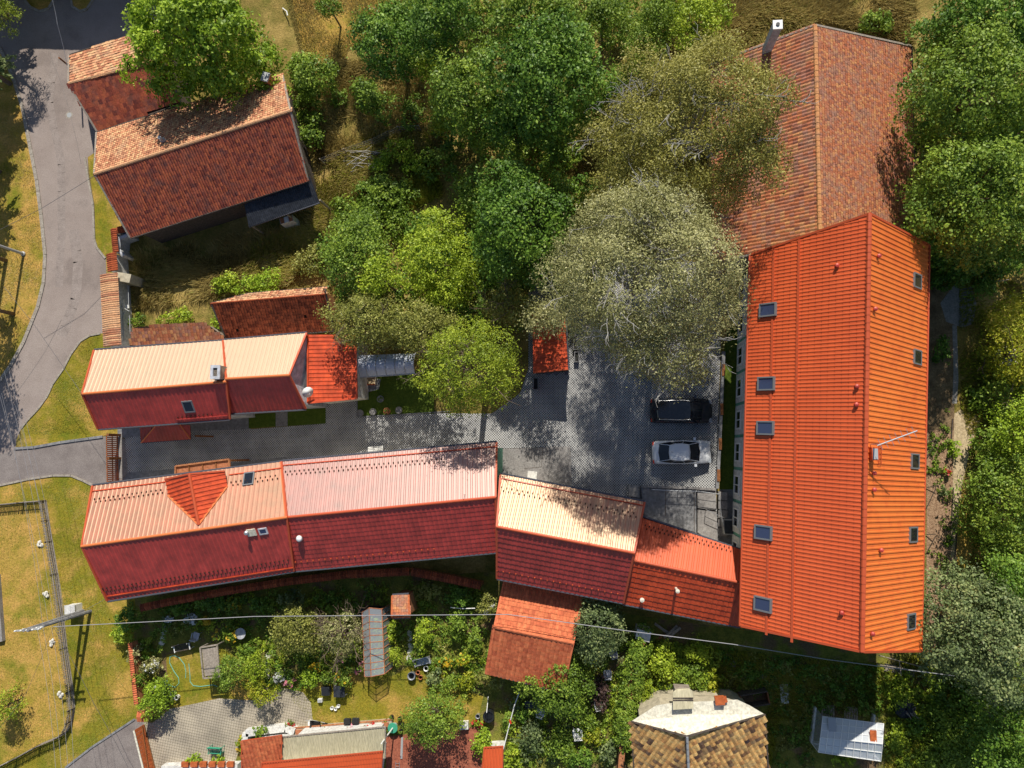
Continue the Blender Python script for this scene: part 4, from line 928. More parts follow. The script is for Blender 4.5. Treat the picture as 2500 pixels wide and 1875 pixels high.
q=[L1,sl1[0],sl2[1],R1,crm[4],crm[1]]; cx_=sum(p.x for p in q)/6; cy_=sum(p.y for p in q)/6
MB().prism([((p.x-cx_)*.86+cx_,(p.y-cy_)*.80+cy_) for p in (L1,sl1[0],sl2[1],R1,crm[4],crm[1])],-.1,3.3).build('wall','wall_cream',hh)
MB().prism([((p.x-cx_)*.8+cx_,(p.y-cy_)*.6+cy_) for p in (L1,apx,R1,crm[4],crm[1])],3.3,4.35).build('upper_wall','wall_cream',hh)
# curved chimney slab
sb=[P(1643,1733,5.35),P(1693,1730,5.35),P(1692,1688,5.2),P(1683,1681,5.1),P(1652,1682,5.1),P(1643,1690,5.2)]
flat_part('chimney_slab',sb,'reed_roof',hh,.15); 
mb=MB(); 
for t in (.30,.42): mb.tube([sb[0].lerp(sb[5],t+.25)+UP*.02,sb[1].lerp(sb[2],t+.2)+UP*.02],.04,5)
mb.build('slab_strap','wood_dark',hh)
cs=sum(sb,Vector((0,0,0)))/6; MB().box(cs.x,cs.y,4,1.0,.8,1.0).build('chimney_block','wall_plaster',hh)
# house beyond the top edge whose shadow crosses the road
nb = gable('neighbour_house','house beyond the top edge that shades the road', [(-420,-330),(120,-330)], [(-420,-225),(116,-225)], [(-420,-120),(112,-120)], 4.4,6.6,4.4, CL('clay',tw=.5,th=.6), CL('clay',tw=.5,th=.6), ridge='clay')
nc = gable('neighbour_annex','annex beyond the top edge with a lower eave', [(118,-300),(420,-320)], [(116,-215),(410,-235)], [(113,-130),(400,-150)], 4.2,6.2,4.2, CL('clay',tw=.5,th=.6), CL('clay',tw=.5,th=.6), ridge='clay')
# ---------------------------------------------------------------- trees
T = tree
# undergrowth that fills the wood between the crowns
def thicket(poly, n, h, leaf, seed, name='undergrowth'):
    R = random.Random(seed); xs=[p[0] for p in poly]; ys=[p[1] for p in poly]; L_=[]
    while len(L_) < n:
        x=R.uniform(min(xs),max(xs)); y=R.uniform(min(ys),max(ys))
        if not pt_in(x,y,poly): continue
        hh=h*R.uniform(.4,1.2); p=P(x,y,hh*.5); r=R.uniform(.5,1.2); L_.append((p.x,p.y,p.z,r,r,hh*.5))
    L_=np.array(L_); V,t=leaves(seed,L_,n*330,.19,.6,9,.2,low=-.1); V[:,:,2]=np.maximum(V[:,:,2],.03)
    c=V.reshape(-1,3).mean(0); return quads_obj(name,V,leaf,None,t,'stuff',off=(c[0],c[1],0))
thicket([(1000,0),(1650,0),(1600,230),(1440,330),(1420,500),(1180,600),(1080,420),(880,230),(880,120)],150,2.6,'leaf_mid',301)
thicket([(1180,520),(1450,420),(1420,760),(1290,760),(1000,820),(800,760),(800,600)],85,2.2,'leaf_dark',302)
thicket([(2260,120),(2520,60),(2520,680),(2300,660),(2262,400)],85,2.4,'leaf_dark',303)
thicket([(2380,930),(2520,930),(2520,1880),(2280,1880),(2300,1640),(2400,1480),(2420,1250)],70,2.0,'leaf_mid',304)
thicket([(1480,280),(1700,170),(1730,400),(1740,600),(1460,620)],44,2.2,'leaf_olive',305)
thicket([(718,150),(752,150),(800,420),(782,440)],14,1.6,'leaf_mid',306)
thicket([(840,460),(1000,430),(1040,560),(880,560),(780,520)],26,1.3,'leaf_mid',308)
thicket([(960,0),(1120,0),(1100,90),(1000,70)],10,1.8,'leaf_mid',307)
T(500,105,215,140,10.5,'leaf_walnut','large bright green walnut tree overhanging the old house roof',dens=330,size=.26,lobes=26,base=tuple(P(520,150,0)[:2]))
T(290,70,60,60,9.0,'leaf_walnut','left outlying limb crown of bright green foliage over the road edge',dens=300,size=.26,lobes=8) if 0 else None
T(768,190,52,62,4.0,'leaf_mid','rounded mid green bush-like tree right of the old house',dens=420,size=.18,lobes=10,clump=9,cs=.2)
T(800,12,32,48,4.0,'leaf_mid','slim olive tree in the dry meadow at the top edge',dens=380,size=.16,lobes=7,clump=8,cs=.18)
T(948,105,104,100,8.5,'leaf_dark','dark green tree left of the top tree group, at the dry meadow',dens=330,size=.20,lobes=18)
T(1090,45,100,80,10,'leaf_dark','dark tree at the top edge between meadow and tall maple',dens=330,size=.20,lobes=14)
T(1140,235,100,120,9.0,'leaf_mid','light green tree above the yellow shrub',dens=340,size=.20,lobes=18)
T(1085,262,48,58,4.6,'leaf_yellow','yellow-green shrub at the edge of the shaded meadow',dens=330,size=.17,lobes=8,clump=9,cs=.2)
T(1045,170,34,40,5.0,'leaf_lime','small yellow-tipped sapling under the dark tree',dens=250,size=.17,lobes=6,clump=9,cs=.2)
T(1340,200,165,170,13.5,'leaf_dark','tallest dark green maple in the top centre',dens=340,size=.21,lobes=30)
T(1290,40,110,80,12,'leaf_mid','green tree at the top edge above the tall maple',dens=330,size=.20,lobes=14)
T(1250,300,90,75,8.5,'leaf_dark','lower dark crown at the foot of the tall maple',dens=330,size=.19,lobes=12)
T(1470,45,70,60,8,'leaf_mid','olive tree at the top edge left of the lime one',dens=330,size=.18,lobes=10)
T(1570,120,62,80,5.5,'leaf_mid','loose green sapling group above the birch',dens=230,size=.16,lobes=9)
T(1700,55,82,82,8,'leaf_lime','bright lime green tree at the top edge left of the barn',dens=360,size=.17,lobes=14,clump=9,cs=.22)
T(1610,35,60,50,6,'leaf_mid','dull green tree at the top edge beside the lime tree',dens=260,size=.18,lobes=8)
T(1685,325,285,235,17,'leaf_birch','very large olive birch with white bare twigs, over the barn eave',dens=520,size=.15,elong=.45,lobes=34,bark='birch_bark',droop=.5,twigs=95,clump=10,cs=.3,rzf=.62,base=tuple(P(1660,380,0)[:2]))
T(1565,680,280,220,18,'leaf_willow','large grey-green birch spreading over the courtyard parking',dens=540,size=.14,elong=.42,lobes=34,bark='birch_bark',droop=.6,twigs=70,clump=10,cs=.3,rzf=.62,base=tuple(P(1560,720,0)[:2]))
T(1590,540,130,100,17,'leaf_willow','pale middle crown of grey-green foliage joining the two large birches',dens=480,size=.14,elong=.42,lobes=16,bark='birch_bark',droop=.6,twigs=22,clump=10,cs=.3,rzf=.7)
T(1630,858,150,84,15.5,'leaf_willow','lower drooping crown of grey-green foliage nearest the parked cars',dens=460,size=.14,elong=.42,lobes=18,bark='birch_bark',droop=.6,twigs=26,clump=10,cs=.3,rzf=.7)
T(1285,545,140,165,10.5,'leaf_dark','round dense dark green maple in the middle',dens=360,size=.20,lobes=26)
T(1070,640,110,130,7.2,'leaf_lime','lime green tree left of the round maple',dens=350,size=.17,lobes=20,clump=9,cs=.22)
T(875,625,98,112,7.0,'leaf_mid','leafy green tree with yellow-green side, left of the lime tree',dens=360,size=.18,lobes=18)
T(930,680,55,60,7.3,'leaf_lime','yellow-green crown lit beside the leafy green tree',dens=240,size=.17,lobes=7)
T(900,790,125,82,7.5,'leaf_olive','olive juniper-like tree overhanging the orange lean-to',dens=350,size=.16,elong=.5,lobes=20,twigs=12,clump=9,cs=.24)
T(1035,800,100,80,8.0,'leaf_olive','olive tree between the juniper-like tree and the conifer',dens=340,size=.16,elong=.5,lobes=16,clump=9,cs=.24)
T(1145,905,146,128,10.8,'leaf_conifer','yellow-green conifer spreading over the courtyard drive',dens=420,size=.15,elong=.42,lobes=30,twigs=14,clump=8,cs=.2,rzf=.6)
T(1240,745,75,62,6.5,'leaf_olive','sparse olive tree in front of the bin shelter',dens=230,size=.16,lobes=10,twigs=10)
T(1325,775,60,60,8.0,'leaf_willow','grey-green tree with tips over the bin shelter roof',dens=300,size=.15,lobes=10)
T(1180,480,80,90,5.0,'leaf_mid','shaded green thicket behind the round maple',dens=260,size=.18,lobes=10)
T(1480,540,80,90,8,'leaf_birch','narrow olive birch between the round maple and the big birches',dens=280,size=.14,elong=.45,lobes=12,bark='birch_bark',twigs=8)
T(2400,70,165,120,10.5,'leaf_dark','dark green tree in the top right corner',dens=330,size=.20,lobes=22)
T(2370,235,140,150,12.0,'leaf_mid','tall bright-leaved tree right of the barn roof',dens=350,size=.19,lobes=26)
T(2365,475,180,165,12.0,'leaf_mid','broad fresh green tree reaching over the orange roof corner',dens=350,size=.19,lobes=30,base=tuple(P(2390,480,0)[:2]))
T(2500,330,90,120,10,'leaf_mid','green tree cut by the right edge above the broad one',dens=320,size=.19,lobes=12)
T(2490,560,70,120,8,'leaf_dark','shaded dark tree cut by the right edge',dens=320,size=.18,lobes=12)
T(2480,860,72,120,4.8,'leaf_yellow','loose yellow-green tree on the right edge by the garden track',dens=210,size=.18,lobes=12,twigs=8)
T(2450,1230,90,135,6.5,'leaf_mid','large leafy green tree on the right edge beside the bark bed',dens=360,size=.17,lobes=22,clump=9,cs=.22)
T(2500,1060,60,90,6,'leaf_walnut','bright green tree on the right edge above the leafy one',dens=330,size=.17,lobes=10)
T(2400,1540,135,160,9.0,'leaf_blue','blue-green oak south-east of the orange-roofed house',dens=350,size=.18,lobes=28)
T(2480,1430,70,80,7.5,'leaf_dark','dark green tree wedged at the right edge above the oak',dens=330,size=.18,lobes=10)
T(2470,1780,110,110,7.0,'leaf_dark','dark shaded tree in the bottom right corner',dens=320,size=.18,lobes=14)
T(2335,1805,60,60,2.6,'leaf_mid','low shaded shrub tree near the bottom greenhouse',dens=280,size=.15,lobes=8)
T(2330,1250,10,10,1,'leaf_mid','x',lobes=2) if 0 else None
def cover_plants(poly, n, h, leaf, seed, name='ground_cover', ex=()):
    R = random.Random(seed); xs=[p[0] for p in poly]; ys=[p[1] for p in poly]; L_=[]
    while len(L_) < n:
        x=R.uniform(min(xs),max(xs)); y=R.uniform(min(ys),max(ys))
        if not pt_in(x,y,poly) or any(pt_in(x,y,q) for q in ex): continue
        hh=h*R.uniform(.3,1.2); p=P(x,y,hh*.4); r=R.uniform(.2,.5); L_.append((p.x,p.y,p.z,r,r,hh*.55))
    L_=np.array(L_); V,t=leaves(seed,L_,n*75,.13,.6,8,.1,low=-.1); V[:,:,2]=np.maximum(V[:,:,2],.03)
    c=V.reshape(-1,3).mean(0); return quads_obj(name,V,leaf,None,t,'stuff',off=(c[0],c[1],0))
G1=[(330,1500),(560,1455),(870,1425),(1000,1420),(1180,1440),(1195,1600),(1170,1690),(1080,1650),(1010,1618),(930,1650),(860,1640),(700,1680),(620,1700),(560,1650),(560,1580),(400,1600),(340,1640)]
gx=[[(405,1540),(500,1540),(560,1560),(560,1690),(410,1700)],[(880,1465),(950,1465),(955,1660),(880,1660)],[(955,1450),(1005,1450),(1005,1510),(955,1510)]]
cover_plants(G1,230,.75,'leaf_mid',401,ex=gx); cover_plants(G1,120,.6,'leaf_dark',402,ex=gx); cover_plants(G1,80,.5,'leaf_lime',403,ex=gx); cover_plants(G1,50,.5,'leaf_olive',404,ex=gx)
G2=[(1400,1500),(1545,1530),(1500,1870),(1260,1870),(1230,1700),(1330,1740),(1400,1640)]
cover_plants(G2,120,.7,'leaf_mid',405); cover_plants(G2,50,.6,'leaf_lime',406); cover_plants(G2,40,.6,'leaf_blue',407)
G3=[(1590,1560),(1760,1590),(1760,1700),(1640,1680),(1560,1760),(1570,1640)]
cover_plants(G3,80,.7,'leaf_mid',408); cover_plants(G3,40,.6,'leaf_lime',409)
G4=[(1760,1590),(2140,1640),(2150,1740),(1990,1740),(1980,1870),(1890,1870),(1880,1700),(1770,1690)]
cover_plants(G4,110,.35,'leaf_dark',410); cover_plants(G4,60,.3,'leaf_olive',411)
G5=[(2165,1640),(2300,1640),(2300,1870),(2165,1870)]
cover_plants(G5,70,.7,'leaf_lime',412); cover_plants(G5,50,.7,'leaf_mid',413)
G6=[(2270,1000),(2322,1000),(2322,1400),(2270,1400)]
cover_plants(G6,26,.3,'leaf_mid',414)
# spruces beyond the left edge and the one branch that reaches in
def spruce(px,py,h,r,label,tiers=13,st=.12):
    c=P(px,py,0); root=thing('spruce_tree',label,'conifer',(c.x,c.y,0)); R=np.random.default_rng(abs(int(px*7+py))+5); Vs=[];Ts=[]
    mb=MB().tube([(c.x,c.y,-.1),(c.x,c.y,h)],.2,7,.03)
    for t in range(tiers):
        z=h*(st+(.98-st)*t/tiers); rr=r*(1-t/tiers)**.8+.15; nb=int(9+rr*4)
        for k in range(nb):
            a=R.uniform(0,6.28); ln=rr*R.uniform(.75,1.1); m=int(26*ln)+8
            s=R.uniform(.1,1,m)*ln; off=R.normal(0,.13,m)*(1.2-s/ln*.6)
            p=np.stack([c.x+np.cos(a)*s-np.sin(a)*off,c.y+np.sin(a)*s+np.cos(a)*off,z-.25*s+R.normal(0,.06,m)],1)
            d=np.stack([np.cos(a+R.normal(0,.7,m)),np.sin(a+R.normal(0,.7,m)),R.normal(0,.2,m)],1); w=np.cross(d,[0,0,1])*.06
            L=.17; Vs.append(np.stack([p-d*L,p+w,p+d*L,p-w],1)); Ts.append(R.uniform(0,1,m))
            if k%3==0: mb.tube([(c.x,c.y,z),(c.x+math.cos(a)*ln*.9,c.y+math.sin(a)*ln*.9,z-.2*ln)],.03,4,.01,cap=False)
    quads_obj('crown',np.concatenate(Vs),'leaf_blue',root,np.concatenate(Ts),off=WL[root]); mb.build('trunk','trunk',root)
T(2,30,52,58,6,'leaf_conifer','pale green spruce-like tree reaching in at the top left corner',dens=330,size=.15,elong=.4,lobes=8,clump=8,cs=.2,base=tuple(P(-90,60,0)[:2]))
spruce(32,30,13,3.0,'spruce just beyond the left edge shading the verge, upper one',15,.30)
spruce(25,205,12,2.7,'spruce just beyond the left edge shading the verge, lower one',14,.30)
spruce(0,420,12,2.5,'spruce beyond the left edge near the grey post',14,.34)
T(-175,575,95,100,9.5,'leaf_mid','tree beyond the left edge whose shadow falls on the road junction',dens=200,lobes=14)
T(-165,720,80,90,9.5,'leaf_mid','tree beyond the left edge that shades the lower driveway',dens=200,lobes=12)
T(-190,870,60,70,7,'leaf_mid','tree beyond the left edge above the picket fence',dens=200,lobes=9)
T(8,1725,42,52,2.8,'leaf_conifer','round golden-green shrub tree at the left edge of the fenced lawn',dens=420,size=.13,lobes=8,clump=8,cs=.15)
# ---------------------------------------------------------------- garden trees and bushes
T(722,1538,70,68,3.8,'leaf_olive','apple-like tree with grey-green leaves in the middle of the garden',dens=380,size=.14,lobes=12,clump=8,cs=.16)
T(838,1545,68,72,3.2,'leaf_willow','half-bare fruit tree left of the long greenhouse frame',dens=230,size=.13,lobes=10,twigs=30,clump=8,cs=.16)
T(1057,1748,70,76,4.6,'leaf_mid','round-crowned green tree rising from the brick terrace',dens=430,size=.14,lobes=14,clump=8,cs=.18)
T(1450,1530,72,92,4.4,'leaf_blue','dark glossy fruit tree right of the garden outbuilding',dens=400,size=.15,lobes=14,clump=8,cs=.18)
T(1355,1665,88,88,3.8,'leaf_mid','spreading green tree below the garden outbuilding',dens=330,size=.16,lobes=14,clump=8,cs=.2)
T(562,1640,46,52,2.9,'leaf_mid','shrub tree with purple blossom beside the garden canopy',dens=400,size=.12,lobes=9,clump=8,cs=.14)
T(628,1625,32,46,2.5,'leaf_lime','narrow lime-green shrub right of the purple-blossomed one',dens=430,size=.12,lobes=6,clump=8,cs=.12)
T(640,1690,42,34,2.3,'leaf_yellow','yellow-green small tree at the cobbled yard edge',dens=380,size=.13,lobes=7,clump=8,cs=.13)
T(380,1705,46,56,2.6,'leaf_walnut','bright green shrub by the tile-capped garden wall',dens=420,size=.13,lobes=9,clump=8,cs=.14)
T(1188,1478,30,32,2.6,'leaf_olive','reddish-tipped shrub tree at the corner of the annex',dens=320,size=.13,lobes=6,clump=8,cs=.13)
B_=bush
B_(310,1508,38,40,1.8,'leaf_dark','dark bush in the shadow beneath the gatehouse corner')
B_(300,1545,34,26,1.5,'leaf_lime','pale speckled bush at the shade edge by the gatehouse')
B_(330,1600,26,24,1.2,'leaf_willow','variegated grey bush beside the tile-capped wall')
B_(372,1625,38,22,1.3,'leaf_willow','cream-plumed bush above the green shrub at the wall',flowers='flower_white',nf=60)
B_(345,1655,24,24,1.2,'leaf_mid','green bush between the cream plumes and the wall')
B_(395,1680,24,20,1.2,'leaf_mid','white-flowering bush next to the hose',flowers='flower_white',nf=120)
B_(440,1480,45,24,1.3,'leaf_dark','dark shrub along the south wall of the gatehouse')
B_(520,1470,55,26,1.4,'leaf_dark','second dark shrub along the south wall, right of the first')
B_(468,1512,20,14,.9,'leaf_blue','white hydrangea in the shade',flowers='flower_white',nf=260)
B_(412,1510,14,10,.8,'leaf_blue','small white flower clump left of the hydrangea',flowers='flower_white',nf=140)
B_(565,1478,38,22,1.2,'leaf_mid','bush with yellow specks behind the wall',flowers='flower_yellow',nf=120)
B_(500,1515,20,10,.7,'leaf_lime','yellow daylily clump by the hydrangea',flowers='flower_yellow',nf=160)
B_(560,1545,36,24,1.3,'leaf_mid','green bush with yellow daisies near the solar dish',flowers='flower_yellow',nf=90)
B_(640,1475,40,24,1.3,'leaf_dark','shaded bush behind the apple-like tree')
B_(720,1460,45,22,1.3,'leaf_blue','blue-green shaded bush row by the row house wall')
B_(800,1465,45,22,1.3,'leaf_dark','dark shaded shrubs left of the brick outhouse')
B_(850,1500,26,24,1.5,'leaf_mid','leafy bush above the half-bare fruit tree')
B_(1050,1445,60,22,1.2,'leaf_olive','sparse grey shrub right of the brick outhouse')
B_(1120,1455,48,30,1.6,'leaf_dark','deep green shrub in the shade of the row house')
B_(685,1652,18,18,1.0,'leaf_blue','white and pink flower bush at the yard corner',flowers='flower_white',nf=200)
B_(710,1665,16,14,.8,'leaf_mid','pink rose bush beside the white flower bush',flowers='flower_pink',nf=160)
B_(757,1655,32,30,1.3,'leaf_walnut','fern-like green bush below the fruit trees')
B_(775,1628,22,12,.9,'leaf_mid','yellow marigold patch above the fern-like bush',flowers='flower_yellow',nf=220)
B_(800,1655,20,20,1.1,'leaf_mid','upright green bush right of the fern-like bush')
B_(835,1650,28,26,1.3,'leaf_mid','mixed orange and green flower bed bush',flowers='flower_yellow',nf=60)
B_(838,1605,14,14,.9,'leaf_mid','pink phlox left of the greenhouse frame',flowers='flower_pink',nf=120)
B_(878,1632,14,16,.9,'leaf_mid','pink flowers at the foot of the greenhouse frame',flowers='flower_pink',nf=120)
B_(870,1595,18,22,1.2,'leaf_lime','lime bush touching the greenhouse frame on its left')
B_(965,1600,26,32,1.2,'leaf_lime','spiky lime-green bush right of the greenhouse frame',elong=.25)
B_(955,1545,18,30,1.2,'leaf_lime','narrow yellow-green bush between the frame and the vine')
B_(1034,1548,26,44,2.0,'leaf_lime','tall pale vine-covered bush right of the brick outhouse')
B_(1120,1530,32,42,1.6,'leaf_mid','tall green bean bed beside the garden outbuilding')
B_(1165,1560,20,40,1.5,'leaf_mid','green climber row along the outbuilding')
B_(1090,1615,26,14,.7,'leaf_mid','orange and yellow flower row by the lawn',flowers='flower_yellow',nf=200)
B_(1135,1610,22,22,1.1,'leaf_lime','lime bush with orange flowers left of the outbuilding',flowers='flower_yellow',nf=70)
B_(1062,1655,24,24,1.1,'leaf_blue','blue-grey cabbage-like bush on the lawn edge')
B_(1100,1665,26,24,1.1,'leaf_mid','dark green bush between blue-grey and lime bushes')
B_(1140,1660,26,28,1.2,'leaf_yellow','bright lime-yellow bush on the lawn edge')
B_(1205,1650,46,28,1.5,'leaf_olive','grey-green bush at the foot of the outbuilding')
B_(1270,1650,30,26,1.3,'leaf_mid','bush joining outbuilding foot and spreading tree')
B_(1615,1530,36,30,1.7,'leaf_lime','light green leafy tree-bush right of the ivy wall') if 0 else None
B_(1617,1613,38,48,2.0,'leaf_lime','light green leafy bush right of the ivy wall')
B_(1580,1690,22,40,1.5,'leaf_lime','droopy lime bush between ivy wall and ochre house',elong=.3)
B_(1705,1590,38,34,1.5,'leaf_lime','palm-like spiky bush in the right garden',elong=.2,size=.24)
B_(1690,1650,40,34,1.1,'leaf_mid','leafy vegetable bed above the chimney slab')
B_(1740,1680,16,44,.9,'leaf_yellow','yellow-brown plants at the sunlit end of the bed')
B_(1465,1690,30,44,1.2,'leaf_purple','purple-leaved shrub beside the white chairs')
B_(1300,1800,40,46,1.3,'leaf_blue','grey-green lavender bush at the bottom')
B_(1370,1820,45,40,1.4,'leaf_mid','bushy green bed at the bottom centre')
B_(1420,1850,40,30,1.3,'leaf_dark','dark green bed bush left of the ivy end')
B_(1447,1795,26,22,1.2,'leaf_yellow','golden-leaved shrub right of the white garden chair')
B_(1490,1830,26,34,1.5,'leaf_blue','bluish leafy bush beside the lower ivy wall')
B_(1440,1760,34,22,1.2,'leaf_mid','green bush above the golden shrub')
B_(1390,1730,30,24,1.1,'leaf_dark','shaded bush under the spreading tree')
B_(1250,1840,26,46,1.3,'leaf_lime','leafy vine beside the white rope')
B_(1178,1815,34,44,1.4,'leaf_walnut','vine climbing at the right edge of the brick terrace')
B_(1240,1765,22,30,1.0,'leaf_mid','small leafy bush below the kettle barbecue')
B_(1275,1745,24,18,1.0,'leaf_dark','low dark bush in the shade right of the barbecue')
B_(480,1853,26,16,.8,'leaf_walnut','potted greenery left of the green bench')
B_(536,1853,18,14,.7,'leaf_walnut','potted greenery below the green bench')
B_(645,1777,34,12,.6,'leaf_mid','leafy planter row on the white wall',z0=.5)
B_(590,1815,12,22,.7,'leaf_lime','yellow flower box at the corner of the tiled annex',flowers='flower_yellow',nf=120)
B_(710,1772,12,12,.6,'leaf_mid','red geranium pot on the wall corner',flowers='flower_red',nf=150)
B_(915,1768,26,7,.5,'leaf_mid','red geraniums in the long planter',flowers='flower_red',nf=170,z0=.5)
B_(862,1772,18,8,.5,'leaf_mid','green and pink pots in the long planter',flowers='flower_pink',nf=60,z0=.5)
B_(793,1780,18,8,.5,'leaf_mid','leafy pots in the long planter near the wheelbarrow',z0=.5)
B_(1170,1765,22,8,.6,'leaf_lime','green and red flowers right of the white box',flowers='flower_red',nf=50)
B_(2195,1690,26,30,1.0,'leaf_lime','sunlit yellow-green weeds beside the rubbish heap')
B_(2190,1800,22,42,1.0,'leaf_lime','sunlit weeds along the bottom greenhouse')
B_(2240,1770,24,30,1.2,'leaf_dark','dark bush right of the bottom greenhouse')
B_(2065,1855,34,16,.7,'leaf_walnut','green plants in front of the bottom greenhouse')
B_(2440,1010,24,22,.9,'leaf_mid','small bush at the fork of the garden track')
B_(2330,1100,16,22,.9,'leaf_walnut','bright green plant beside the bark bed, upper')
B_(2305,1200,12,12,.5,'leaf_blue','blue-green plant in the bark bed, lower')
B_(2310,1150,12,10,.6,'leaf_walnut','green plant with red flowers in the bark bed',flowers='flower_red',nf=50)
B_(2420,1590,20,16,1.0,'leaf_mid','bush below the garden wires') if 0 else None
B_(640,700,75,48,1.5,'leaf_walnut','bright green bramble behind the sagging outbuilding')
B_(560,690,40,40,1.2,'leaf_lime','lime bramble left of the sagging outbuilding')
B_(540,775,24,40,1.3,'leaf_walnut','green elder between low shed and sagging outbuilding')
B_(440,775,60,24,1.0,'leaf_lime','sunny bramble above the low shed')
B_(340,785,40,18,.9,'leaf_mid','low bramble above the left end of the low shed')
B_(760,640,50,46,1.2,'leaf_olive','tawny scrub above the sagging outbuilding')
B_(985,370,52,36,1.6,'leaf_lime','bright green bush behind the woodpile')
B_(1010,405,34,28,1.2,'leaf_walnut','low green bush right of the woodpile')
B_(930,400,34,28,1.2,'leaf_walnut','young green ash bush beside the woodpile')
B_(830,240,30,28,1.1,'leaf_mid','small green bush at the meadow path')
B_(890,225,50,26,1.5,'leaf_dark','dark undergrowth below the left tree')
B_(1600,190,36,44,1.8,'leaf_mid','pale green undergrowth above the large birch')
B_(2140,60,60,30,1.2,'leaf_mid','green undergrowth above the barn gable')
B_(2300,690,40,28,1.3,'leaf_dark','shaded bush by the grey gravel patch')
B_(2400,700,44,36,1.6,'leaf_dark','bush behind the gravel patch under the broad tree')
B_(2300,850,22,40,1.0,'leaf_dark','shaded shrub along the orange house wall')
B_(2440,920,30,30,1.2,'leaf_mid','bush right of the garden track at the pond')
B_(40,1000,0,0,.5,'leaf_mid','x') if 0 else None
# ivy-covered wall
iv=[(1570,1527),(1563,1560),(1552,1600),(1540,1650),(1532,1700),(1524,1750),(1518,1800)]
w=thing('ivy_wall','brick garden wall overgrown with ivy, between the two right gardens','wall',P(1540,1660,0))
mb=MB(); vs=[P(x,y,0) for x,y in iv]+[P(1512,1875,0)]
for a,b in zip(vs,vs[1:]): mb.beam(a+UP*.75,b+UP*.75,.40,1.6)
mb.build('wall_body','brick',w); Vs=[];Ts=[]
lob=[]
for a,b in zip(vs[1:6],vs[2:7]):
    for k in range(4): p=a.lerp(b,k/4); lob.append((p.x,p.y,1.45,.65,.65,.45))
lob=np.array(lob+[(vs[0].x,vs[0].y,1.4,.6,.4,.3)]); V,tn=leaves(77,lob,9000,.14,.7,8,.12,low=-.3); quads_obj('ivy','' if 0 else V,'leaf_mid',w,tn,off=WL[w])
mb=MB(); q=vs[0]; mb.box(q.x-.1,q.y-.3,0,1.0,.7,1.7,-.2); mb.build('white_pier','wall_white',w)
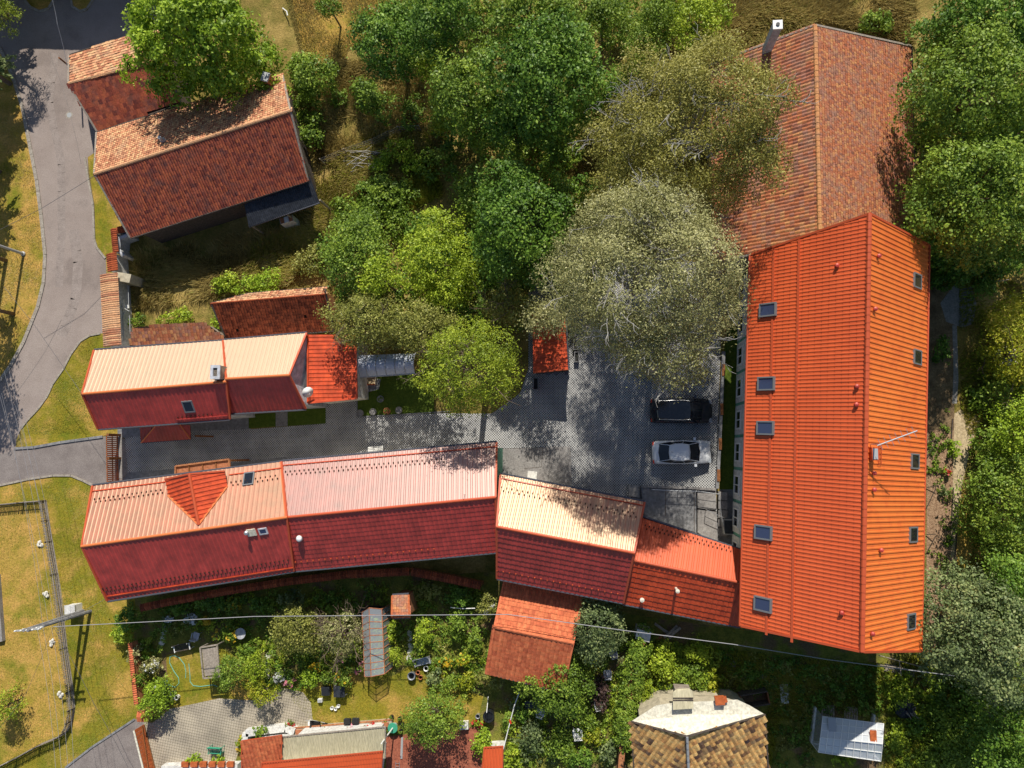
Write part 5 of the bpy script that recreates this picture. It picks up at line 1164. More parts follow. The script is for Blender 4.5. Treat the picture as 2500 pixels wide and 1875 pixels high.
# ---------------------------------------------------------------- cars
def car(px, py, L, W_, label, body, rot, kind):
    c = P(px, py, .7); root = thing('parked_car', label, 'car', (c.x, c.y, 0), 'cars parked in the courtyard')
    ca, sa = math.cos(rot), math.sin(rot)
    def T_(x, y, z): return (c.x+x*ca-y*sa, c.y+x*sa+y*ca, z)
    sed = kind == 'sedan'
    # stations along the length: x, half width, top of body
    st = [(-.5,.36,.62),(-.492,.43,.80),(-.47,.465,.92 if sed else .97),(-.42,.485,.97 if sed else 1.0),(-.30,.498,.97),(-.1,.5,.94),(.10,.5,.93),(.2,.5,.93),(.27,.498,.93),(.36,.49,.86),(.43,.47,.80),(.475,.43,.72),(.495,.36,.62),(.5,.28,.52)]
    mb = MB(); k = len(st); ring = 12; vs = []
    for x, w, t in st:
        w *= W_; x *= L
        h = t
        for y, z in ((-.92*w,.24),(-.99*w,.34),(-w,.55),(-.985*w,h-.14),(-.93*w,h-.04),(-.60*w,h+.012),(.60*w,h+.012),(.93*w,h-.04),(.985*w,h-.14),(w,.55),(.99*w,.34),(.92*w,.24)): vs.append(T_(x, y, z))
    fs = [(i*ring+j, (i+1)*ring+j, (i+1)*ring+(j+1)%ring, i*ring+(j+1)%ring) for i in range(k-1) for j in range(ring)]
    fs = [f[::-1] for f in fs]+[tuple(range(ring)), tuple(range(k*ring-1, (k-1)*ring-1, -1))]
    mb.add(vs, fs); bd = mb.build('body', body, root, smooth=True)
    # glasshouse: base ring at belt, roof ring
    if sed: bx0, bx1, rx0, rx1, zr, rw, bw = -.40, .285, -.21, .11, 1.40, .37, .46
    else:   bx0, bx1, rx0, rx1, zr, rw, bw = -.465, .31, -.40, .13, 1.60, .39, .47
    def ringp(x0, x1, w, z, bow): # rear-left, mid, ... outline of 10 points
        return [T_(x0*L+bow*0, -w*W_*.82, z), T_(x0*L-bow, 0, z), T_(x0*L, w*W_*.82, z), T_((x0*.7+x1*.3)*L, w*W_*.97, z), T_((x0*.35+x1*.65)*L, w*W_, z), T_(x1*L, w*W_*.86, z), T_(x1*L+bow, 0, z), T_(x1*L, -w*W_*.86, z), T_((x0*.35+x1*.65)*L, -w*W_, z), T_((x0*.7+x1*.3)*L, -w*W_*.97, z)]
    lo, hi = ringp(bx0, bx1, bw, .93, .10), ringp(rx0, rx1, rw, zr-.06, .06); top = ringp(rx0+.012, rx1-.012, rw*.93, zr, .05)
    rf = MB(); rf.add(hi+top, [(i, (i+1)%10, 10+(i+1)%10, 10+i) for i in range(10)][::1]+[tuple(range(10, 20))]); 
    rf.build('roof', body if sed else 'car_roof', root, smooth=False)
    V3 = lambda q: Vector(q)
    cen = Vector(T_(0, 0, 1.1))
    def pane(a, b, nm, inset=.06):
        q = [V3(lo[a]), V3(lo[b]), V3(hi[b]), V3(hi[a])]
        m_ = sum(q, Vector((0,0,0)))/4; q2 = [p.lerp(m_, inset) for p in q]; n_ = (q[1]-q[0]).cross(q[3]-q[0]).normalized()
        if n_.dot(m_-cen) < 0: n_ = -n_
        MB().add([p+n_*.006 for p in q2], [(0,1,2,3)]).build(nm, 'glass_dark', root)
    fr = MB(); fr.add(lo+hi, [(i, (i+1)%10, 10+(i+1)%10, 10+i) for i in range(10)]); fr.build('pillar_frame', body, root)
    def pane3(ids, nm):
        q = [V3(lo[i]) for i in ids]+[V3(hi[i]) for i in ids[::-1]]
        m_ = sum(q, Vector((0,0,0)))/len(q); out = (m_-cen).normalized()*.018
        q = [p.lerp(m_, .05)+out for p in q]; n2 = len(ids)
        MB().add(q, [(j, j+1, 2*n2-2-j, 2*n2-1-j) for j in range(n2-1)]).build(nm, 'glass_dark', root)
    pane3([5,6,7], 'windscreen'); pane3([0,1,2], 'rear_window')
    for a, b in ((2,3),(3,4),(4,5),(7,8),(8,9),(9,0)): pane(a, b, 'side_window', .07)
    if not sed:
        for s in (-1, 1): MB().tube([T_(-.38*L, s*.36*W_, zr+.05), T_(0, s*.385*W_, zr+.06), T_(.12*L, s*.36*W_, zr+.03)], .025, 5).build('roof_rail', 'steel', root)
    else:
        MB().tube([T_(-.16*L, 0, zr), T_(-.20*L, .03, zr+.18)], .012, 4).build('aerial', 'black_plastic', root)
        for s in (-1, 0, 1): MB().beam(T_(.285*L, s*.25*W_, .947), T_(.45*L, s*.20*W_, .80), .02, .012).build('bonnet_crease', body, root)
    for s in (-1, 1):
        MB().cbox(T_(.22*L, s*.55*W_, .98), Vector((ca,sa,0)), Vector((-sa,ca,0)), UP, .09, .10, .07).build('wing_mirror', body, root)
        MB().cbox(T_(.468*L, s*.36*W_, .70), Vector((ca,sa,0)), Vector((-sa,ca,0)), UP, .10, .15, .05).build('headlight', 'glass_pane', root)
        MB().cbox(T_(-.480*L, s*.38*W_, .80), Vector((ca,sa,0)), Vector((-sa,ca,0)), UP, .07, .13, .08).build('tail_light', 'red_paint', root)
        for x in (-.30, .31):
            wheel = MB().lathe(T_(x*L, s*.43*W_, .32), [(.32,-.11),(.33,-.06),(.33,.06),(.32,.11)], 20, axis=(-sa,ca,0)).build('wheel', 'rubber', root)
            MB().lathe(T_(x*L, s*.43*W_, .32), [(.20,s*.09),(.22,s*.115),(.08,s*.118)], 12, axis=(-sa,ca,0)).build('rim', 'steel', wheel)
        MB().cbox(T_(.02*L, s*.502*W_, .80), Vector((ca,sa,0)), Vector((-sa,ca,0)), UP, .10, .012, .02).build('door_handle', body, root)
    MB().cbox(T_(.503*L, 0, .45), Vector((ca,sa,0)), Vector((-sa,ca,0)), UP, .02, .25, .10).build('grille', 'black_plastic', root)
    return root
car(1663, 1003, 4.45, 1.86, 'black estate car with glass roof, parked under the birch', 'car_black', 0.0, 'wagon')
car(1664, 1104, 4.22, 1.74, 'silver saloon car with dark windows, parked below the black one', 'car_silver', 0.025, 'sedan')
# ---------------------------------------------------------------- poles and wires
tp0 = P(212,1492,0); hT = 6.2
t_ = thing('power_pole','double concrete power pole with grey crossarm and insulators by the picket fence','power pole',tp0)
# leaning outwards in the picture: the top stands over its foot
top = Vector((tp0.x, tp0.y, hT))
for s in (-.32,.32): MB().tube([tp0+Vector((s,0,-.1)), top+Vector((s*.5,0,0))], .15, 8, .11).build('pole_leg','concrete_grey',t_)
for z in (1.5,3.0,4.5): MB().beam(tp0+Vector((-.3,0,z)), tp0+Vector((.3,0,z)), .1).build('spreader','concrete_grey',t_)
for dz,l in ((-.25,1.0),(-.75,.8)):
    MB().beam(top+Vector((-l,-.12,dz)), top+Vector((l,.12,dz)), .11).build('crossarm','steel_dull',t_)
    for i in range(5):
        MB().lathe(top+Vector((-l+.1+i*(2*l-.2)/4,-.1+.05*i,dz+.05)), [(.03,0),(.05,.05),(.07,.10),(.05,.15),(.02,.2)], 8).build('insulator','white_paint',t_)
def wire(pts, sag, label, r=.012, m='wire_pale', group=None, nm='wire'):
    mb = MB(); k = 14; L2 = []
    for a, b in zip(pts, pts[1:]):
        a, b = Vector(a), Vector(b)
        for i in range(k+1):
            t = i/k; p = a.lerp(b, t); p.z -= sag*4*t*(1-t)
            if not (L2 and i == 0): L2.append(p)
    mb.tube(L2, r, 5); o = mb.build(nm, m, None); tag(o, label, 'wire', group); return o
zt = hT
for i,(ax_,ay,bx,by) in enumerate(((-10,930,118,1520),(10,905,132,1520),(22,905,146,1518),(38,990,152,1518),(4,960,104,1524),(56,1000,160,1517))):
    wire([P(ax_,ay,7.4+.1*i), P(bx,by,zt)], .3, ('leftmost','second','third','fourth','fifth','rightmost')[(0,2,3,4,1,5)[i]]+' wire of the bundle running from the pole towards the top left', .009, group='overhead wires above the road')
for i,(ax_,ay,bx,by) in enumerate(((104,1526,150,1880),(125,1528,166,1880),(148,1526,180,1880),(90,1530,136,1880))):
    wire([P(ax_,ay,zt), P(bx,by,7.0)], .2, ('second','third','rightmost','leftmost')[i]+' wire of the bundle running from the pole to the bottom edge', .009, group='overhead wires below the pole')
wire([P(130,1530,zt), P(620,1505,5.2), P(1240,1500,5.0), P(1530,1540,5.2), P(1790,1573,5.6), P(2020,1610,5.8), P(2330,1650,5.8)], .0, 'thick cable crossing the whole garden from the pole to the right', .026, 'wire_pale', nm='cable')
wire([P(-10,566,6.2), P(103,508,6.0), P(181,460,5.5), P(236,426,4.0)], .0, 'thin dark wire crossing the road to the old house', .016, 'wire')
wire([P(10,700,6.5), P(86,797,6.5), P(200,961,6.4)], .0, 'thin dark wire crossing the road to the cottage gable', .014, 'wire')
wire([P(165,168,5.0), P(140,60,6.5), P(122,-20,7.5)], .1, 'pale wire leaving the small outbuilding over the top edge', .016, 'wire_pale')
wire([P(262,1460,4.6), P(130,1530,zt)], .1, 'thin wire from the gatehouse corner to the power pole', .012, 'wire')
wire([P(130,1530,zt), P(230,1720,5.0), P(320,1890,4.0)], .1, 'thin dark wire from the power pole to the side driveway', .014, 'wire')
wire([P(130,1530,zt), P(60,1700,6.0), P(-20,1800,6.0)], .1, 'thin dark wire from the power pole to the left edge', .010, 'wire')
lp = P(58,620,0); l_ = thing('lamp_post','plain grey post at the verge leaning over the left edge, left of the road','post',lp)
MB().tube([lp-UP*.1, lp+UP*5.6], .13, 8, .09).build('shaft','steel_dull',l_); MB().lathe(lp-UP*.02,[(.2,0),(.2,.15),(.13,.2)],10).build('base','steel_dull',l_)
MB().beam(lp+UP*5.5, lp+UP*5.6+Vector((-1.0,0,.2)), .08).build('arm','steel_dull',l_)
# red pipe on the shed
a=P(165,158,2.2); b=P(144,141,3.6); k=MB().tube([a,b],.07,8).build('flue_pipe','wood_brown'); tag(k,'leaning rusty red pipe with black end at the corner of the small outbuilding','pipe')
# cabinet
q=P(190,1482,.0); cb=thing('utility_cabinet','white utility cabinet on the lawn at the foot of the power pole','cabinet',q)
MB().box(q.x,q.y,0,.80,.62,.85,.12).build('body','white_paint',cb); MB().box(q.x,q.y,.855,.88,.70,.05,.12).build('lid','wall_white',cb)
MB().box(q.x+.06,q.y,.907,.03,.5,.008,.12).build('seam','steel_dull',cb)
# rocks
for (x,y,n_),lb in zip(((97,1328,5),(114,1450,6),(130,1568,6),(147,1693,7)),('topmost of the four','second from the top of the four','third from the top of the four','lowest of the four')):
    c=P(x,y,0); R=random.Random(x); r=thing('rock_pile','small pile of white rocks on the fenced lawn, '+lb,'rock pile',c,'rock piles along the picket fence')
    for i in range(n_):
        a=R.uniform(0,6.28); d=R.uniform(0,.26); s=R.uniform(.10,.19); mb=MB(); vs=[]
        o=Vector((c.x+math.cos(a)*d,c.y+math.sin(a)*d,s*.45+.08*(i%2)))
        for j in range(3):
            for t in range(6): vs.append(o+Vector((math.cos(t*1.047+j*.4)*s*(.75,1,.6)[j]*R.uniform(.75,1.15),math.sin(t*1.047+j*.4)*s*(.75,1,.6)[j]*R.uniform(.75,1.15),(j-1)*s*.55)))
        mb.add(vs,[tuple(range(5,-1,-1)),(12,13,14,15,16,17)]+[(j*6+t,j*6+(t+1)%6,j*6+6+(t+1)%6,j*6+6+t) for j in range(2) for t in range(6)]).build('rock','rock',r)
mb=MB(); pl=[P(-20,1400,0),P(2,1402,0),P(14,1563,0),P(-20,1570,0)]; mb.prism([(p.x,p.y) for p in pl],.0,.35); k=mb.build('concrete_slab','concrete'); tag(k,'pale concrete slab cut by the left edge of the fenced lawn','slab')
# picket fence
fp=[(-20,1236),(0,1232),(60,1226),(113,1222),(120,1270),(128,1321),(141,1400),(156,1511),(164,1580),(179,1684),(183,1728),(178,1758),(165,1785),(150,1796),(101,1816),(43,1848),(0,1870),(-20,1880)]
fc=thing('picket_fence','dark brown picket fence with light rail around the fenced lawn','fence',P(150,1500,0))
pts=[P(x,y,0) for x,y in fp]; acc=0
me=None
def picket_mesh():
    q=MB().obox((-.035,-.012,0),(.07,0,0),(0,.024,0),(0,0,.74)); q.add([(-.035,-.012,.74),(.035,-.012,.74),(.035,.012,.74),(-.035,.012,.74),(0,0,.80)],[(0,1,4),(1,2,4),(2,3,4),(3,0,4)])
    m_=bpy.data.meshes.new('picket'); m_.from_pydata(q.v,[],q.f); m_.materials.append(MATS['wood_grey']); return m_
pm=picket_mesh(); nP=0
for a,b in zip(pts,pts[1:]):
    L_=(b-a).length; d=(b-a)/L_; ang=math.atan2(d.y,d.x); s=acc
    side=Vector((-d.y,d.x,0))
    while s<L_:
        o=bpy.data.objects.new('picket',pm); col.objects.link(o); o.parent=fc
        o.matrix_local=Matrix.Translation(a+d*s+UP*.06-WL[fc])@Matrix.Rotation(ang,4,'Z')@Matrix.Rotation(random.uniform(-.04,.04),4,'Y'); s+=.125; nP+=1
    acc=s-L_
    for z in (.22,.62): MB().beam(a+UP*z+side*.03,b+UP*z+side*.03,.035,.06).build('rail','wood_grey',fc)
    MB().beam(a+UP*.03,b+UP*.03,.10,.10).build('base_kerb','kerb',fc)
    MB().box(a.x,a.y,0,.09,.09,.85,ang).build('fence_post','wood_dark',fc)
# sliding gate at courtyard entrance
g0,g1=P(290,1062,0),P(292,1176,0); gt=thing('courtyard_gate','brown slatted wooden gate closing the courtyard entrance','gate',(g0+g1)/2)
d=(g1-g0); n_=24
for i in range(n_): p=g0+d*((i+.5)/n_); MB().box(p.x,p.y,.12,.035,.085,1.35).build('slat','wood_orange',gt)
for z in (.15,.75,1.42): MB().beam(g0+UP*z+Vector((-.05,0,0)),g1+UP*z+Vector((-.05,0,0)),.05,.07).build('rail','wood_brown',gt)
for p in (g0,(g0+g1)/2,g1): MB().box(p.x+.12,p.y,0,.18,.18,1.5).build('gate_post','wood_brown',gt)
# side gate bottom left and brick pillar, tile-capped wall
g0,g1=P(352,1768,0),P(386,1905,0); gt=thing('side_gate','orange-brown board gate with pale rail along the side driveway','gate',(g0+g1)/2); d=g1-g0
for i in range(16): a,b=g0+d*(i/16),g0+d*((i+.93)/16); MB().beam(a+UP*.62,b+UP*.62,.04,1.15).build('board','wood_orange',gt)
MB().beam(g0+UP*1.28,g1+UP*1.28,.12,.05).build('top_rail','offwhite',gt)
MB().beam(g0+UP*.35+Vector((.06,0,0)),g1+UP*1.0+Vector((.06,0,0)),.04,.08).build('brace','wood_brown',gt); MB().beam(g0+UP*.12+Vector((.06,0,0)),g1+UP*.12+Vector((.06,0,0)),.05,.1).build('bottom_rail','wood_brown',gt)
def tiled_wall(name,label,pix,h,w,m,capm,base='wall_white',tl=.16,over=.12,two=True,cat='wall',seed=1):
    pp=[P(x,y,h) for x,y in pix]; r=thing(name,label,cat,(pp[0].x,pp[0].y,0)); R=random.Random(seed); cnt=0
    key=(capm,w,tl)
    q=MB(); hw=w/2+over
    for s in (-1,1): q.add([(-tl*.48,0,.10+.0),(tl*.48,0,.10),(tl*.48,s*hw,-.02),(-tl*.48,s*hw,-.02),(0,0,.135),(0,s*hw,.02)],([(0,4,5,3),(4,1,2,5)] if s<0 else [(4,0,3,5),(1,4,5,2)]))
    for t in range(4):
        pass
    meshes=[]
    for t in range(4):
        m_=bpy.data.meshes.new('cap_tile'); m_.from_pydata(q.v,[],q.f); m_.materials.append(MATS[capm]); at=m_.attributes.new('tone','FLOAT','FACE'); at.data.foreach_set('value',np.full(len(q.f),(t+.5)/4,dtype=np.float32)); meshes.append(m_)
    for a,b in zip(pp,pp[1:]):
        L_=(b-a).length; d=(b-a)/L_; n2=max(1,int(L_/tl)); ang=math.atan2(d.y,d.x)
        MB().beam(Vector((a.x,a.y,h/2)),Vector((b.x,b.y,h/2)),w,h-.02).build('wall_body',base,r)
        MB().beam(a+UP*.01,b+UP*.01,w+over*1.6,.05).build('coping','deck',r)
        for i in range(n2):
            o=bpy.data.objects.new('cap_tile',meshes[R.randrange(4)]); col.objects.link(o); o.parent=r; p=a+d*((i+.5)*L_/n2)
            o.matrix_local=Matrix.Translation(p+UP*(.02+R.uniform(0,.015))-WL[r])@Matrix.Rotation(ang+R.uniform(-.03,.03),4,'Z')
    return r
tiled_wall('gate_wall','old yard gateway wall with wide weathered clay tile roof beside the road',[(266,668),(275,845)],2.2,.55,'x','clay_pale','wall_white',.17,.50,seed=2)
tiled_wall('yard_wall','narrow red tile-capped yard wall below the old house, upper part',[(277,558),(283,616)],1.6,.25,'x','clay_rust','wall_white',.16,.14,seed=3)
tiled_wall('yard_wall','dark red tile-capped yard wall just above the gateway roof',[(272,618),(276,662)],1.8,.35,'x','clay_rust','wall_white',.16,.28,seed=4)
tiled_wall('yard_wall','short red tile-capped wall running under the old house eave',[(286,563),(318,556)],1.5,.25,'x','clay_rust','wall_white',.16,.18,seed=5)
w=thing('white_coping_wall','low white wall with rounded coping behind the yard wall','wall',P(300,595,0))
pp=[P(x,y,1.2) for x,y in ((316,573),(292,582),(289,610),(303,626))]
for a,b in zip(pp,pp[1:]): MB().beam(a-UP*.6,b-UP*.6,.24,1.2).build('wall_body','wall_white',w); MB().tube([a+UP*.02,b+UP*.02],.17,8).build('coping','wall_grey',w)
w=thing('gateway_pier','cream wall stub behind the upper end of the gateway roof','wall',P(300,678,0))
a,b=P(283,674,1.9),P(318,680,1.9); MB().beam(a-UP*.95,b-UP*.95,.7,1.9).build('wall_body','wall_cream',w)
w=thing('gateway_pier','cream wall stub behind the lower end of the gateway roof','wall',P(298,836,0))
q=P(297,836,.9); MB().box(q.x,q.y,0,.5,.8,1.7).build('wall_body','wall_cream',w)
# rusty frame and door behind the gateway
gt=thing('iron_gate','old grey iron gate frames leaning behind the gateway wall','gate',P(305,750,0))
for a,b in (((292,695),(293,790)),((313,695),(314,745)),((290,745),(316,760)),((292,790),(305,760)),((316,770),(318,815)),((299,740),(302,830))):
    MB().tube([P(*a,1.3),P(*b,1.2)],.035,5).build('gate_bar','steel_dull',gt)
MB().prism([tuple(P(x,y,0)[:2]) for x,y in ((306,750),(327,748),(328,756),(308,760))],.6,.7).build('step_plate','white_paint',gt)
# tile capped wall south of the gatehouse
tiled_wall('long_garden_wall','long red tile-capped wall along the garden behind the gatehouse and row house',[(343,1484),(420,1468),(560,1442),(700,1420),(850,1402),(1000,1395)],1.3,.26,'x','clay_rust','brick',.18,.16,seed=6)
tiled_wall('garden_wall_end','descending red tile-capped garden wall below the row house',[(1004,1396),(1090,1412),(1174,1430)],1.3,.26,'x','clay_rust','brick',.18,.16,seed=7)
tiled_wall('lawn_wall','old brick-capped garden wall between lawn and garden',[(318,1570),(325,1650),(333,1720)],1.0,.25,'x','clay_new','brick',.16,.06,seed=8)
tiled_wall('gate_pillar','brick gate pillar capped with striped orange tiles','pillar' and [(335,1749),(357,1749)],1.6,.55,'x','clay_new','brick',.12,.12,cat='pillar',seed=9)
# ---------------------------------------------------------------- terrace, courtyard details
tr=thing('raised_terrace','grey concrete terrace with steps and railings below the silver car','terrace',P(1660,1240,0))
def pr(pix,z0,z1,name,m,parent): mb=MB(); mb.prism([tuple(P(x,y,z1)[:2]) for x,y in pix],z0,z1); return mb.build(name,m,parent)
pr([(1565,1188),(1700,1193),(1700,1300),(1574,1262)],0,.70,'terrace_slab','concrete_grey',tr)
pr([(1703,1193),(1748,1196),(1750,1245),(1703,1240)],0,.62,'terrace_slab','concrete',tr)
pr([(1703,1243),(1750,1248),(1752,1330),(1703,1300)],0,.50,'terrace_slab','concrete',tr)
pr([(1535,1184),(1562,1186),(1562,1215),(1535,1212)],0,.45,'step','concrete',tr)
pr([(1548,1190),(1575,1192),(1575,1230),(1548,1225)],0,.30,'step','concrete_grey',tr)
for i in range(5): pr([(1754,1200+i*22),(1776,1202+i*22),(1776,1222+i*22),(1754,1220+i*22)],0,.55-.1*i,'step','concrete',tr)
MB().beam(P(1565,1187,.75),P(1700,1192,.75),.16,.16).build('parapet','concrete',tr); MB().beam(P(1700,1192,.75),P(1748,1195,.75),.16,.16).build('parapet','concrete',tr)
for (a,b) in (((1625,1193),(1625,1260)),((1695,1194),(1695,1300))): MB().beam(P(*a,.705),P(*b,.705),.04,.012).build('joint_strip','wood_dark',tr)
def rail(name,label,pix,h,z0,par=None,m='steel',n_=None,r=.022):
    pts=[P(x,y,z0) for x,y in pix]; r_=thing(name,label,'railing',pts[0])
    for a,b in zip(pts,pts[1:]):
        MB().tube([a+UP*h,b+UP*h],r,6).build('handrail',m,r_); MB().tube([a+UP*h*.5,b+UP*h*.5],r*.7,5).build('middle_rail',m,r_)
    for p in pts: MB().tube([p,p+UP*h],r,6).build('baluster',m,r_)
rail('hand_railing','thin steel railing along the top edge of the terrace',[(1590,1194),(1655,1197),(1700,1198),(1752,1205)],.9,.7)
rail('hand_railing','thin steel railing down the terrace steps beside the green wall',[(1752,1205),(1755,1250),(1764,1300)],.9,.5)
rail('hand_railing','short steel railing across the lower terrace step',[(1722,1243),(1764,1262)],.9,.5)
q=P(1778,1285,0); tb=thing('cellar_frame','grey box frame at the foot of the green wall','box',q); MB().box(q.x,q.y,0,.9,1.1,.5).build('body','steel_dull',tb); MB().box(q.x,q.y,.505,.75,.95,.02).build('cover','black_sheet',tb)
rw=thing('edge_wall','low grey edging wall with wooden caps between parking and green wall','wall',P(1755,1020,0))
pp=[P(1765,860,0),P(1760,980,0),P(1754,1100,0),P(1749,1192,0)]
for a,b in zip(pp,pp[1:]): MB().beam(a+UP*.2,b+UP*.2,.22,.4).build('wall_body','concrete_grey',rw)
for y,x in ((905,1764),(1000,1760),(1084,1756),(1160,1752)): MB().box(P(x,y,0).x,P(x,y,0).y,.4,.22,.85,.07).build('wooden_cap','wood_brown',rw)
for y,x in ((945,1763),(1045,1757),(1145,1752)): MB().tube([P(x,y,.4),P(x-2,y-8,1.0)],.02,5).build('marker_post','white_paint',rw)
q=P(1300,1160,0); k=MB().box(q.x,q.y,.02,.72,.58,.25,-.08).build('cover_box','wall_white'); tag(k,'white rectangular box lid on the concrete apron','box')
a=[P(1222,1096,.02),P(1325,1092,.02),P(1322,1140,.02),P(1280,1144,.02)]; mb=MB()
for p,q in zip(a,a[1:]): mb.beam(p,q,.03,.012)
k=mb.build('steel_joint','wood_dark',None,kind='structure')
q=P(1436,1190,0); k=MB().box(q.x,q.y,0,.2,.5,.3,-.2).build('drain_post','concrete_grey'); tag(k,'short grey concrete block by the annex gutter','block')
q=P(921,1098,0); bn_=thing('metal_bench','white slatted bench against the row house wall','bench',q)
for i in range(4): MB().beam(q+Vector((-.6,.12*i-.2,.45)),q+Vector((.6,.12*i-.08,.45)),.08,.03).build('seat_slat','white_paint',bn_)
for s in (-.5,.5): MB().box(q.x+s,q.y,0,.05,.4,.43).build('leg','steel',bn_)
# planters and pots
def pot(px,py,r,h,label,m='concrete_grey',soil='leaf_mid',z=0,plant=True):
    c=P(px,py,z); t=thing('plant_pot',label,'plant pot',c); MB().lathe(c,[(r*.72,0),(r,h),(r,h),(r*.86,h),(r*.84,h-.05)],16).build('pot',m,t)
    MB().lathe(c+UP*(h-.09),[(r*.84,0),(r*.8,.03)],14).build('soil','soil',t)
    if plant:
        V,tn=leaves(int(px*3+py),np.array([(c.x,c.y,z+h+.06,r*.7,r*.7,r*.5)]),70,.09,.6,5,.03,low=0); quads_obj('plant',V,soil,t,tn,off=WL[t])
def trough(px,py,w,l,h,label,rot=0,m='concrete_grey',z=0,plant=True,leaf='leaf_mid',inner='soil'):
    c=P(px,py,z); t=thing('planter_box',label,'planter',c); a=Vector((math.cos(rot),math.sin(rot),0)); b=Vector((-a.y,a.x,0)); mb=MB()
    for s in (-1,1): mb.cbox(c+a*s*(w/2-.03)+UP*h/2,a,b,UP,.03,l/2,h/2); mb.cbox(c+b*s*(l/2-.03)+UP*h/2,a,b,UP,w/2-.061,.03,h/2)
    mb.build('box',m,t); MB().cbox(c+UP*(h-.12),a,b,UP,w/2-.06,l/2-.06,.03).build('soil',inner,t)
    if plant:
        V,tn=leaves(int(px*3+py)+1,np.array([(c.x,c.y,z+h,w*.4,l*.42,.1)]),110,.08,.6,5,.04,low=0); quads_obj('plant',V,leaf,t,tn,off=WL[t])
for (x,y),lb in zip(((1400,812),(1405,843),(1408,873)),('upper','middle','lower')): trough(x,y,.36,.80,.42,'dark rectangular planter beside the bin shelter, %s of three'%lb,plant=False,inner='rubber')
trough(1309,938,.42,.95,.42,'dark rectangular planter in front of the bin shelter by the conifer',plant=False,inner='rubber')
for (x,y),lb in zip(((1338,912),(1357,912),(1385,911)),('left','middle','right')): pot(x,y,.19,.35,'round grey pot in front of the bin shelter, %s one of three'%lb,plant=False)
for (x,y,lb) in ((883,1009,'leftmost of the pots along the turf edge'),(914,1006,'second of the pots along the turf edge'),(948,1004,'brown-rimmed third pot along the turf edge'),(977,1002,'fourth pot along the turf edge, nearest the conifer'),(887,962,'on the turf by the crate'),(932,975,'holding a dark plant in the middle of the turf')):
    pot(x,y,.27,.42,'round stone pot '+lb,'concrete' if 'third' not in lb else 'terracotta',plant='dark' in lb or 'third' in lb)
q=P(900,930,0); t=thing('wooden_sandbox','wooden framed box on a grey slab beneath the glazed arbour','box',q)
for s in (-1,1): MB().box(q.x+s*.66,q.y,.04,.07,.62,.3).build('side_board','wood_grey',t); MB().box(q.x,q.y+s*.3,.04,1.25,.07,.3).build('end_board','wood_orange',t)
MB().box(q.x,q.y,.04,1.2,.5,.16).build('filling','path',t)
sheet('paved_step',[(873,925),(930,925),(925,950),(880,963),(873,963)],.036,'concrete_grey')
# ---------------------------------------------------------------- long greenhouse frame
gh=thing('greenhouse_frame','long narrow greenhouse of pinkish ribs with clear panes in the garden','greenhouse',P(915,1570,0))
N_=11; yl=lambda t:(882+5*t,1474+178*t); yr=lambda t:(899+6*t,1462+190*t)
for i in range(N_):
    t=i/(N_-1); e1=P(884+6*t,1495+157*t,1.6); rdg=P(901+5*t,1484+168*t,2.2); e2=P(932+7*t,1487+158*t,1.7)
    g1=Vector((e1.x-.05,e1.y,0)); g2=Vector((e2.x+.15,e2.y,0))
    MB().tube([g1,e1,rdg,e2,g2],.035,5).build('rib','terracotta',gh)
    if i:
        for a,b,c_,d_ in ((p1,e1,rdg,pr_),(pr_,rdg,e2,p2),(p2,e2,g2,pg2),(pg1,g1,e1,p1)):
            MB().add([a,b,c_,d_],[(0,1,2,3)]).build('glass_pane','glass_pane',gh)
    p1,pr_,p2,pg1,pg2=e1,rdg,e2,g1,g2
for a in ((884,1495,1.6,890,1652),(901,1484,2.2,906,1652),(932,1487,1.7,939,1645)): MB().tube([P(a[0],a[1],a[2]),P(a[3],a[4],a[2])],.035,5).build('purlin','terracotta',gh)
MB().prism([tuple(P(x,y,0)[:2]) for x,y in ((888,1480),(940,1478),(945,1490),(890,1494))],0,1.1).build('back_wall','black_sheet',gh)
V,tn=leaves(501,np.array([(P(925,1520+i*22,.5).x,P(925,1520+i*22,.5).y,.5,.55,.5,.5) for i in range(6)]),2600,.13,.6,8,.1,low=0); t=thing('tomato_plants','leafy tomato row inside the long greenhouse frame','plants',P(925,1570,0)); quads_obj('foliage',V,'leaf_walnut',t,tn,off=WL[t])
# ---------------------------------------------------------------- bottom right greenhouse
g2=thing('lean_greenhouse','white framed glass greenhouse with two pallets behind, bottom right garden','greenhouse',P(2080,1800,0))
TL,TR,ML,MR,BL,BR=P(2009,1748,2.0),P(2157,1766,2.0),P(2003,1800,2.5),P(2154,1816,2.5),P(1998,1836,1.9),P(2150,1858,1.9)
def glazing(a,b,c_,d_,n_,hor):
    for i in range(n_):
        p0,p1,q0,q1=a.lerp(b,i/n_),a.lerp(b,(i+1)/n_),d_.lerp(c_,i/n_),d_.lerp(c_,(i+1)/n_)
        MB().add([p0,p1,q1,q0],[(0,1,2,3)]).build('glass_pane','glass_white',g2)
    for i in range(n_+1): MB().beam(a.lerp(b,i/n_)+UP*.01,d_.lerp(c_,i/n_)+UP*.01,.045,.05).build('glazing_bar','white_paint',g2)
    for t in hor: MB().beam(a.lerp(d_,t)+UP*.025,b.lerp(c_,t)+UP*.025,.04,.04).build('cross_bar','white_paint',g2)
glazing(TL,TR,MR,ML,9,(.02,.33,.66)); glazing(ML,MR,BR,BL,9,(0,.5,1))
gb=lambda p,z:Vector((p.x,p.y,z))
glazing(BL,BR,gb(BR,.5),gb(BL,.5),9,(.5,)); 
MB().beam(gb(BL,.22),gb(BR,.22),.12,.5).build('base_wall','wall_white',g2)
